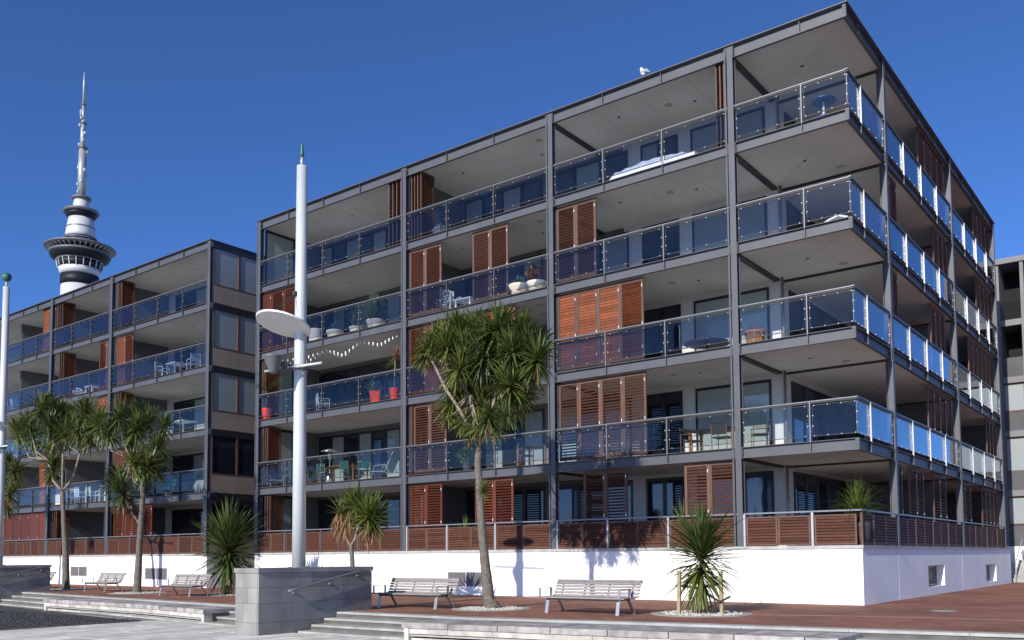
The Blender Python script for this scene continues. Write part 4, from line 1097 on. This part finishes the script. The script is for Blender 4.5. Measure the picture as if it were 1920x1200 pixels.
# fourth floor, left bay
plant(592, 4, .45, 'tall cream pot with a dead plant beside the mast on the fourth floor balcony', [(.24, 0), (.27, .15), (.28, .5), (.27, .62), (.24, .62), (.22, .55), (.02, .54)], 'pot_cream', lambda r, c: grass(r, c, 14, .45, 55, 88, 'leaf_rust', .02, .6, 2))
plant(628, 4, .45, 'cream bowl with a spiny green succulent on the fourth floor balcony', BOWL, 'pot_cream', lambda r, c: (bush(r, c+Vector((0, 0, .18)), .22, 130, 'leaf_blue', 3, 1.1, .10), grass(r, c, 10, .6, 70, 88, 'leaf_blue', .03, .2, 5)), scale=1.05)
plant(668, 4, .42, 'small cream bowl with bluish agave left of the grassy bowl', BOWL, 'pot_cream', lambda r, c: rosette(r, c, .85, 44, 'leaf_blue', 5, (25, 88), .055, .8), scale=.85)
plant(705, 4, .45, 'wide cream bowl with a large fountain of grassy leaves', BOWL, 'pot_cream', lambda r, c: grass(r, c+Vector((0, 0, .05)), 260, 1.15, 5, 88, 'leaf_blue', .034, 1.0, 6), scale=1.15)
plant(975, 4, .35, 'cream bowl of grey green succulents on the balcony above the central tree', BOWL, 'pot_cream', lambda r, c: (bush(r, c+Vector((0, 0, .08)), .36, 330, 'leaf_blue', 8, .6, .14), grass(r, c, 3, .75, 80, 88, 'leaf_blue', .03, .2, 8)), scale=1.15)
plant(1007, 4, .35, 'cream bowl with a rust coloured leafy succulent beside the column', BOWL, 'pot_cream', lambda r, c: bush(r, c+Vector((0, 0, .28)), .40, 520, 'leaf_rust', 9, .95, .13), scale=1.05)
# third floor, left bay
def palm(r, c):
    MB().path([c, c+Vector((.02, 0, .5)), c+Vector((.0, 0, .9))], [.035, .03, .025], 8).build('stem', 'leaf_young', r, True)
    rr = random.Random(14)
    for i in range(8):
        mb = MB(); az = i*.8; el = R(rr.uniform(35, 75)); d = Vector((math.cos(az)*math.cos(el), math.sin(az)*math.cos(el), math.sin(el))); p = c+Vector((0, 0, .85))
        for j in range(12):
            p = p+d*.085; d = (d+Vector((0, 0, -.10))).normalized()
            for sgn in (-1, 1): blade(mb, p, az+sgn*.9, .2, .28, .03, .5, 3)
        mb.build('frond', 'leaf_young', r)
plant(502, 3, .20, 'red pot with a young palm in the left corner of the third floor balcony', RED, 'pot_red', palm)
SQ = [(.20, 0), (.30, .50), (.305, .52), (.26, .52), (.24, .46), (.02, .45)]
c = floorpt(703, 3, .42); r_ = thing('potted_plant', 'square tapered red planter with a blue green agave', 'potted plant', tuple(c))
MB().lathe(SQ, tuple(c), 4).build('pot', 'pot_red', r_); rosette(r_, c+Vector((0, 0, .45)), .62, 34, 'leaf_blue', 15, (15, 85), .055, .5)
def drac(r, c):
    MB().path([c, c+Vector((.02, 0, .9)), c+Vector((.05, 0, 1.25))], [.03, .028, .02], 8).build('stem', 'branch_bark', r, True)
    grass(r, c+Vector((.05, 0, 1.25)), 60, .6, -30, 85, 'leaf_rust', .035, .9, 16); grass(r, c+Vector((-.05, 0, 1.0)), 40, .5, -40, 80, 'leaf', .035, .9, 17)
plant(740, 3, .40, 'tall red pot with a spindly dracaena next to the column', RED, 'pot_red', drac)
hb = thing('hanging_basket', 'small hanging basket of flowers behind the mast on the third floor balcony', 'hanging basket', tuple(onY(525, 705, 1.5)))
q = onY(525, 703, 1.5); MB().lathe([(.05, -.12), (.15, -.04), (.17, 0), (.02, 0)], tuple(q), 14).build('basket', 'pot_terra', hb, True); bush(hb, q+Vector((0, 0, .05)), .17, 80, 'leaf_rust', 4, .6, .06)
mb = MB(); zc = FZ(4)-.29
for t in (0, 2.1, 4.2): mb.path([(q.x+.16*math.cos(t), q.y+.16*math.sin(t), q.z), (q.x, q.y, zc)], .005, 4)
mb.build('chains', 'dark_metal', hb)
# string lights, two strands
for idx, (dz, lab) in enumerate(((0, 'upper strand of small white lights hung under the third floor ceiling'), (.14, 'lower strand of small white lights looping under the third floor ceiling'))):
    root = thing('string_lights', lab, 'string lights', tuple(onY(600, 660, .5)), 'strands of lights on the third floor balcony')
    yy = .35+.2*idx
    key = [(530, 672), (575, 668), (612, 652), (645, 664), (676, 636), (712, 644), (744, 626)] if idx == 0 else [(530, 676), (575, 676), (612, 655), (640, 664), (676, 638)]
    pts = []
    for (a, b), (c_, d_) in zip(key, key[1:]):
        nn = 9
        for i in range(nn): t = i/nn; pts.append(onY(a+(c_-a)*t, b+(d_-b)*t, yy)-Vector((0, 0, .0)))
    pts.append(onY(*key[-1], yy)); zc = FZ(4)-.30
    pts = [Vector((p.x, p.y, min(p.z, zc))) for p in pts]
    MB().path(pts, .004, 4).build('cable', 'dark_metal', root)
    for p in pts[::2] if idx == 0 else pts[1::2]:
        MB().lathe([(.012, 0), (.028, -.03), (.022, -.13), (.005, -.15)], tuple(p), 8).build('bulb', 'bulb', root, True)
# other storeys
def terra(r, c):
    grass(r, c, 60, .42, 5, 75, 'leaf_rust', .012, 1.4, 19)
    mb = MB()
    for i in range(10): mb.obox((c.x+.27*math.cos(i*.63), c.y+.27*math.sin(i*.63), c.z-.35), (c.x+.33*math.cos(i*.63), c.y+.33*math.sin(i*.63), c.z+.0), .02, .012)
    mb.build('basket_slats', 'stake', r)
plant(1416, 3, .55, 'terracotta pot with a dried brown plant on the third floor corner balcony', [(.2, 0), (.25, .15), (.28, .36), (.32, .37), (.32, .44), (.27, .44), (.02, .38)], 'pot_terra', terra)
plant(876, 2, .8, 'green feathery bush behind the glass beside the central trunk', RED, 'pot_dark', lambda r, c: bush(r, c+Vector((0, 0, .15)), .45, 420, 'leaf_young', 22, .75, .10))
plant(866, 2, 1.7, 'dark green potted shrub deep on the second floor balcony', RED, 'pot_dark', lambda r, c: bush(r, c+Vector((0, 0, .2)), .42, 300, 'leaf_dark', 23, 1.2, .11))
def fount(n, L, m, s, wd=.028): return lambda r, c: grass(r, c, n, L, 25, 88, m, wd, 1.5, s)
plant(872, 1, .6, 'arching green plant rising over the wooden balustrade left of the trunk', RED, 'pot_dark', fount(110, .85, 'leaf_young', 24))
plant(1058, 1, .55, 'low dark grassy plant above the balustrade beside the third column', RED, 'pot_dark', fount(70, .7, 'leaf_dark', 25))
plant(1085, 1, .6, 'dark grassy plant in the tree shadow above the balustrade', RED, 'pot_dark', fount(80, .8, 'leaf_dark', 26))
plant(1272, 1, .5, 'slim green plant peeping out left of the open louvred pair', RED, 'pot_dark', fount(60, 1.05, 'leaf', 27))
plant(1597, 1, .55, 'large bright fountain of grass leaves in the ground floor corner', TALL, 'pot_dark', lambda r, c: (grass(r, c+Vector((0, 0, .2)), 190, 1.15, 25, 86, 'leaf_young', .024, 1.7, 28)), scale=1.2)
def fprt(u, v, x, k): q = onX(u, v, x); return Vector((x, q.y, FZ(k)-.01 if k > 1 else .45))
for u, lab, s in ((1748, 'small bright plant behind the first right-hand ground floor bay', 29), (1805, 'leafy plant low behind the balustrade of the far right bay', 30), (1838, 'furthest small plant on the right-hand ground floor', 31), (1790, 'dark round shrub behind the balustrade at the right column', 35)):
    c = fprt(u, 970, -.5, 1); r_ = thing('potted_plant', lab, 'potted plant', tuple(c)); pot(r_, tuple(c), RED, 'pot_dark'); grass(r_, c+Vector((0, 0, .45)), 70, .75, 30, 88, 'leaf_young' if s < 32 else 'leaf_dark', .03, 1.2, s)
for u, lab, s in ((196, 'spiky little plant above the left block balustrade, second bay', 51), (318, 'low round plant above the left block balustrade, last bay', 52)):
    c = floorpt(u, 1, .5); r_ = thing('potted_plant', lab, 'potted plant', tuple(c)); pot(r_, tuple(c), RED, 'pot_dark'); grass(r_, c+Vector((0, 0, .45)), 60, .65 if s == 51 else .35, 20, 88, 'leaf_young', .035, .8, s)

def chair(name, label, cat, frame, seatm, arms=True, back=.85, group=None, sling=0):
    root = thing(name, label, cat, (0, 0, 0), group)
    for sx_ in (-.24, .24):
        for sy in (-.22, .22):
            top = .62 if arms and sy < 0 else (back if sy > 0 else .43)
            MB().path([(sx_, sy, 0), (sx_, sy+(.05 if sy > 0 else 0), top)], .014, 6).build('leg', frame, root, True)
        if arms: MB().obox((sx_, -.24, .62), (sx_, .24, .64), .04, .022).build('armrest', frame, root)
    MB().box(-.24, .24, -.23, .22, .41, .445).build('seat', seatm, root)
    mb = MB()
    if seatm == frame:
        for i in range(5): x_ = -.2+.1*i; mb.obox((x_, .23, .46), (x_, .27, back-.03), .05, .014, (0, 1, 0))
        mb.obox((-.25, .27, back-.03), (.25, .27, back-.03), .02, .06)
    else: mb.obox((0, .235, .5), (0, .275, back), .46, .02, (0, 1, 0))
    mb.build('backrest', seatm, root)
    return root
def table(label, L, W, H, m, leg=None, rnd=False, group=None, cat='table'):
    root = thing('table', label, cat, (0, 0, 0), group)
    if rnd:
        MB().lathe([(.02, H-.03), (L, H-.03), (L, H), (.02, H)], (0, 0, 0), 24).build('tabletop', m, root); MB().lathe([(.25, 0), (.25, .02), (.035, .04), (.035, H-.03)], (0, 0, 0), 12).build('pedestal', leg or m, root)
    else:
        MB().box(-L/2, L/2, -W/2, W/2, H-.035, H).build('tabletop', m, root)
        for a in (-1, 1):
            for b in (-1, 1): MB().box(a*(L/2-.06)-.025, a*(L/2-.06)+.025, b*(W/2-.06)-.025, b*(W/2-.06)+.025, 0, H-.036).build('leg', leg or m, root)
    return root
def at(o, u, k, d, rz=0, s=1):
    o.location = floorpt(u, k, d); o.rotation_euler = (0, 0, rz); o.scale = (s, s, s); return o
def lounger(label, m_frame, m_sling, back=50):
    root = thing('lounge_chair', label, 'lounge chair', (0, 0, 0))
    mb = MB(); c, s_ = math.cos(R(back)), math.sin(R(back))
    for x in (-.28, .28):
        mb.path([(x, -.55, .34), (x, .2, .30), (x, .2+.85*c, .30+.85*s_)], .015, 6)
        mb.path([(x, -.5, 0), (x, -.35, .33), (x, -.30, .55), (x, .25, .56), (x, .55, 0)], .014, 6)
    mb.build('frame', m_frame, root, True)
    mb = MB(); mb.obox((0, -.55, .34), (0, .2, .30), .53, .012); mb.obox((0, .2, .30), (0, .2+.85*c, .30+.85*s_), .53, .012, (0, -s_, c)); mb.build('sling', m_sling, root)
    return root
at(lounger('grey sling lounge chair at the left end of the second floor balcony', 'furn_grey', 'furn_grey', 60), 520, 2, .75, R(60))
at(lounger('grey reclining lounge chair at the right end of the second floor dining balcony', 'furn_grey', 'furn_grey', 62), 722, 2, .7, R(-80))
at(table('long wooden dining table on the second floor balcony behind the mast', 2.2, .9, .74, 'furn_wood'), 645, 2, 1.0)
dch = [(583, .75, R(85), 'wooden armchair with green cushion just right of the mast on the second floor'), (612, .62, R(180), 'wooden armchair at the near side of the long dining table, left'), (655, .6, R(180), 'wooden armchair at the near side of the long dining table, middle'), (690, .7, R(200), 'wooden armchair at the right end of the long dining table'), (598, 1.7, 0, 'wooden armchair with green back behind the long dining table')]
base = chair('dining_chair', dch[0][3], 'chair', 'furn_wood', 'cushion_green', group='wooden chairs round the long dining table')
at(base, dch[0][0], 2, dch[0][1], dch[0][2])
for u, d, rz, lab in dch[1:]: copy_tree(base, floorpt(u, 2, d), rz, lab)
c = floorpt(620, 2, 1.5)
ph = thing('patio_heater', 'stainless patio heater with round hood above the dining table', 'patio heater', tuple(c))
MB().lathe([(.22, 0), (.22, .55), (.05, .6)], tuple(c), 16).build('gas_housing', 'heater_steel', ph, True); MB().lathe([(.035, .6), (.035, 1.15), (.10, 1.2), (.10, 1.42), (.03, 1.44)], tuple(c), 12).build('burner', 'heater_steel', ph, True); MB().lathe([(.40, 1.50), (.38, 1.53), (.1, 1.62), (.02, 1.63), (.02, 1.5)], tuple(c), 20).build('hood', 'heater_steel', ph, True)
# third floor dim table and chairs
at(table('dark patio table behind the glass of the third floor balcony', 1.4, .8, .72, 'furn_dark'), 590, 3, 1.2)
fc = chair('metal_chair', 'pale metal chair beside the dark patio table on the third floor', 'chair', 'furn_grey', 'furn_grey'); at(fc, 607, 3, .7, R(150))
# white slatted chairs, fourth floor above the central tree
wc = chair('white_chair', 'white slatted chair turned sideways on the balcony above the central tree', 'chair', 'furn_white', 'furn_white', True, .95, 'white chairs on the fourth floor'); at(wc, 848, 4, .55, R(75))
copy_tree(wc, floorpt(832, 4, .75), R(-60), 'white slatted chair half hidden by the shutters above the central tree')
at(table('low white table between the two shutter pairs on the fourth floor', .8, .6, .45, 'furn_white'), 876, 4, .7)
# folded airer, top floor
c = floorpt(819, 5, .5); ar = thing('clothes_airer', 'silver folding clothes airer leaning on the top floor balcony', 'clothes airer', tuple(c))
for j in range(5):
    MB().path([c+Vector((-.28+.09*j, .1, 0)), c+Vector((-.15+.07*j, 0, .45)), c+Vector((-.02+.05*j, .05, .6)), c+Vector((.2+.09*j, .12, 0))], .011, 6).build('bar', 'alu_post', ar, True)
# white folded canvas on top floor
c0 = floorpt(1150, 5, .5); c1 = floorpt(1300, 5, .5)
cv = thing('folded_canvas', 'long white folded canvas lying along the top floor balcony behind the glass', 'canvas', tuple((c0+c1)/2))
rr = random.Random(8); mb = MB(); vs = []; n = 14
for i in range(n+1):
    t = i/n; p = c0.lerp(c1, t); h = .34+.14*math.sin(t*3.0)+rr.uniform(-.03, .03); wv = .24
    if i in (0, n): h *= .6
    for a, b in ((-wv, .0), (-wv*.95, h*.55), (-wv*.4, h), (wv*.5, h*.95), (wv, .0)): vs.append((p.x, p.y+a, p.z+b))
fs = [(i*5+j, i*5+j+1, i*5+j+6, i*5+j+5) for i in range(n) for j in range(4)]+[(0, 1, 2, 3, 4), tuple(n*5+j for j in (4, 3, 2, 1, 0))]
mb.add(vs, fs); mb.build('folds', 'canvas', cv)
mb = MB(); mb.obox(c0+Vector((-.15, -.05, .05)), c1+Vector((.25, -.05, .22)), .30, .14); mb.build('lower_fold', 'canvas', cv)
# corner, top floor: blue round table
t_ = table('round blue topped table on a thin stem in the top floor corner', .34, 0, .80, 'table_blue', 'furn_white', True); at(t_, 1556, 5, .75)
MB().lathe([(.02, .28), (.26, .28), (.26, .30), (.02, .30)], (0, 0, 0), 20).build('shelf', 'table_blue', t_)
q = floorpt(1590, 4, .75) + Vector((-.55, 0, 0)); sl_ = thing('curved_lounger', 'low curved pale lounger lying in the fourth floor corner', 'lounger', tuple(q))
mb = MB(); pts = [(-.75, .12), (-.45, .06), (-.1, .10), (.2, .24), (.45, .30), (.7, .2)]
for (a, b), (c_, d_) in zip(pts, pts[1:]): mb.obox(q+Vector((a, 0, b)), q+Vector((c_, 0, d_)), .5, .05)
mb.build('body', 'canvas', sl_); mb = MB(); mb.path([q+Vector((-.6, -.22, 0)), q+Vector((-.2, -.22, .07)), q+Vector((.4, -.22, .0))], .02, 6); mb.path([q+Vector((-.6, .22, 0)), q+Vector((-.2, .22, .07)), q+Vector((.4, .22, .0))], .02, 6); mb.build('runner', 'furn_wood', sl_)
at(table('dark round table low behind the glass on the third floor', .70, 0, .42, 'furn_dark', None, True), 1325, 3, .9)
# second floor corner dining
at(table('dark topped wooden table on the second floor next to the last front column', 1.5, .9, .74, 'furn_dark', 'furn_wood'), 1338, 2, 1.1)
ch = chair('armchair', 'dark canvas armchair left of the wooden table on the second floor', 'chair', 'furn_wood', 'furn_dark', group='dark canvas armchairs on the second floor'); at(ch, 1293, 2, .9, R(70))
copy_tree(ch, floorpt(1420, 2, .75), R(-60), 'dark canvas armchair right of the last front column on the second floor')
copy_tree(ch, floorpt(1350, 2, .65), R(180), 'dark canvas armchair at the near side of the wooden table')
at(table('dark wooden table on the second floor right of the central tree crown', 1.3, .8, .74, 'furn_dark', 'furn_wood'), 1005, 2, .9)
copy_tree(ch, floorpt(985, 2, .7), R(120), 'dark canvas armchair beside the table right of the central tree')
# left block
w1 = chair('white_chair', 'white garden chair left of the small table on the left block fourth floor', 'chair', 'furn_white', 'furn_grey', True, .9, 'white chairs on the left block'); at(w1, 306, 4, .6, R(110))
copy_tree(w1, floorpt(364, 4, .6), R(-100), 'white garden chair at the right end of the left block fourth floor')
at(table('small white table between two chairs on the left block fourth floor', .8, .8, .7, 'furn_white', 'furn_grey'), 334, 4, .8)
at(table('white table on the left block third floor end bay', 1.4, .8, .72, 'furn_white', 'furn_grey'), 345, 3, .8)
copy_tree(w1, floorpt(318, 3, .6), R(140), 'white garden chair behind the trees on the left block third floor')
copy_tree(w1, floorpt(28, 4, .6), R(200), 'white garden chair near the left edge on the fourth floor')
t5 = table('white table with chairs on the left block second floor, middle bay', 1.8, .9, .74, 'furn_white'); at(t5, 168, 2, 1.1)
for u, d, rz, lab in ((143, .7, R(70), 'white slatted chair at the left end of the white table'), (160, .6, R(180), 'white slatted chair in front of the white table, left one'), (181, .6, R(180), 'white slatted chair in front of the white table, right one'), (198, .8, R(-90), 'white slatted chair at the right end of the white table')):
    if u == 143: w2 = chair('white_chair', lab, 'chair', 'furn_white', 'furn_white', True, .95, 'white chairs round the white table'); at(w2, u, 2, d, rz)
    else: copy_tree(w2, floorpt(u, 2, d), rz, lab)
at(lounger('dark green sling chair on the left block second floor, left of a pale one', 'furn_dark', 'cushion_green', 55), 318, 2, .7, R(40))
at(lounger('dark green sling chair tilted up on the left block second floor end bay', 'furn_dark', 'cushion_green', 60), 352, 2, .7, R(-40))
lw = lounger('pale wooden deck chair on the left block third floor, second bay', 'furn_wood', 'canvas', 35); at(lw, 150, 4, .7, R(70))
at(table('white low table on the left block fourth floor second bay', .8, .5, .5, 'furn_white'), 176, 4, .6)
c = floorpt(26, 2, .6); bx = thing('wooden_box', 'wooden storage box on the second floor at the left edge', 'box', tuple(c))
for j in range(4): MB().box(c.x-.5, c.x+.5, c.y-.25, c.y+.25, c.z+.02+.14*j, c.z+.15+.14*j).build('plank', 'furn_wood', bx)
MB().box(c.x-.53, c.x+.53, c.y-.28, c.y+.28, c.z+.59, c.z+.63).build('lid', 'furn_wood', bx)

# ------------------------------------------------------------------ gull on the roof edge
g = Vector((onY(1206, 138).x, .02, 15.285)); gl = thing('seagull', 'white seagull standing on the roof edge of the main block', 'bird', tuple(g))
def ell(c, a, n=12, k=8): 
    mb = MB(); prof = [(max(.002, math.sin(math.pi*i/k)), -math.cos(math.pi*i/k)) for i in range(k+1)]
    mb.lathe(prof, (0, 0, 0), n); mb.v = [(c[0]+x*a[0], c[1]+y*a[1], c[2]+z*a[2]) for x, y, z in mb.v]; return mb
body = ell(g+Vector((0, 0, .17)), (.10, .07, .10)); h = ell(g+Vector((-.07, 0, .30)), (.05, .045, .05)); body.add(h.v, h.f)
body.path([g+Vector((-.04, 0, .2)), g+Vector((-.07, 0, .29))], [.06, .042], 8); body.build('body', 'feather_white', gl, True)
for sgn in (-1, 1):
    wg = ell(g+Vector((.05, .06*sgn, .175)), (.15, .016, .05)); wg.build('wing', 'feather_grey', gl, True)
    MB().path([g+Vector((0, .03*sgn, .10)), g+Vector((0, .03*sgn, 0))], .008, 5).build('leg', 'beak', gl)
MB().path([g+Vector((-.11, 0, .295)), g+Vector((-.17, 0, .285))], [.014, .003], 6).build('beak', 'beak', gl)
print('individual shutter slats', NSLAT[0], 'objects', len(bpy.data.objects))
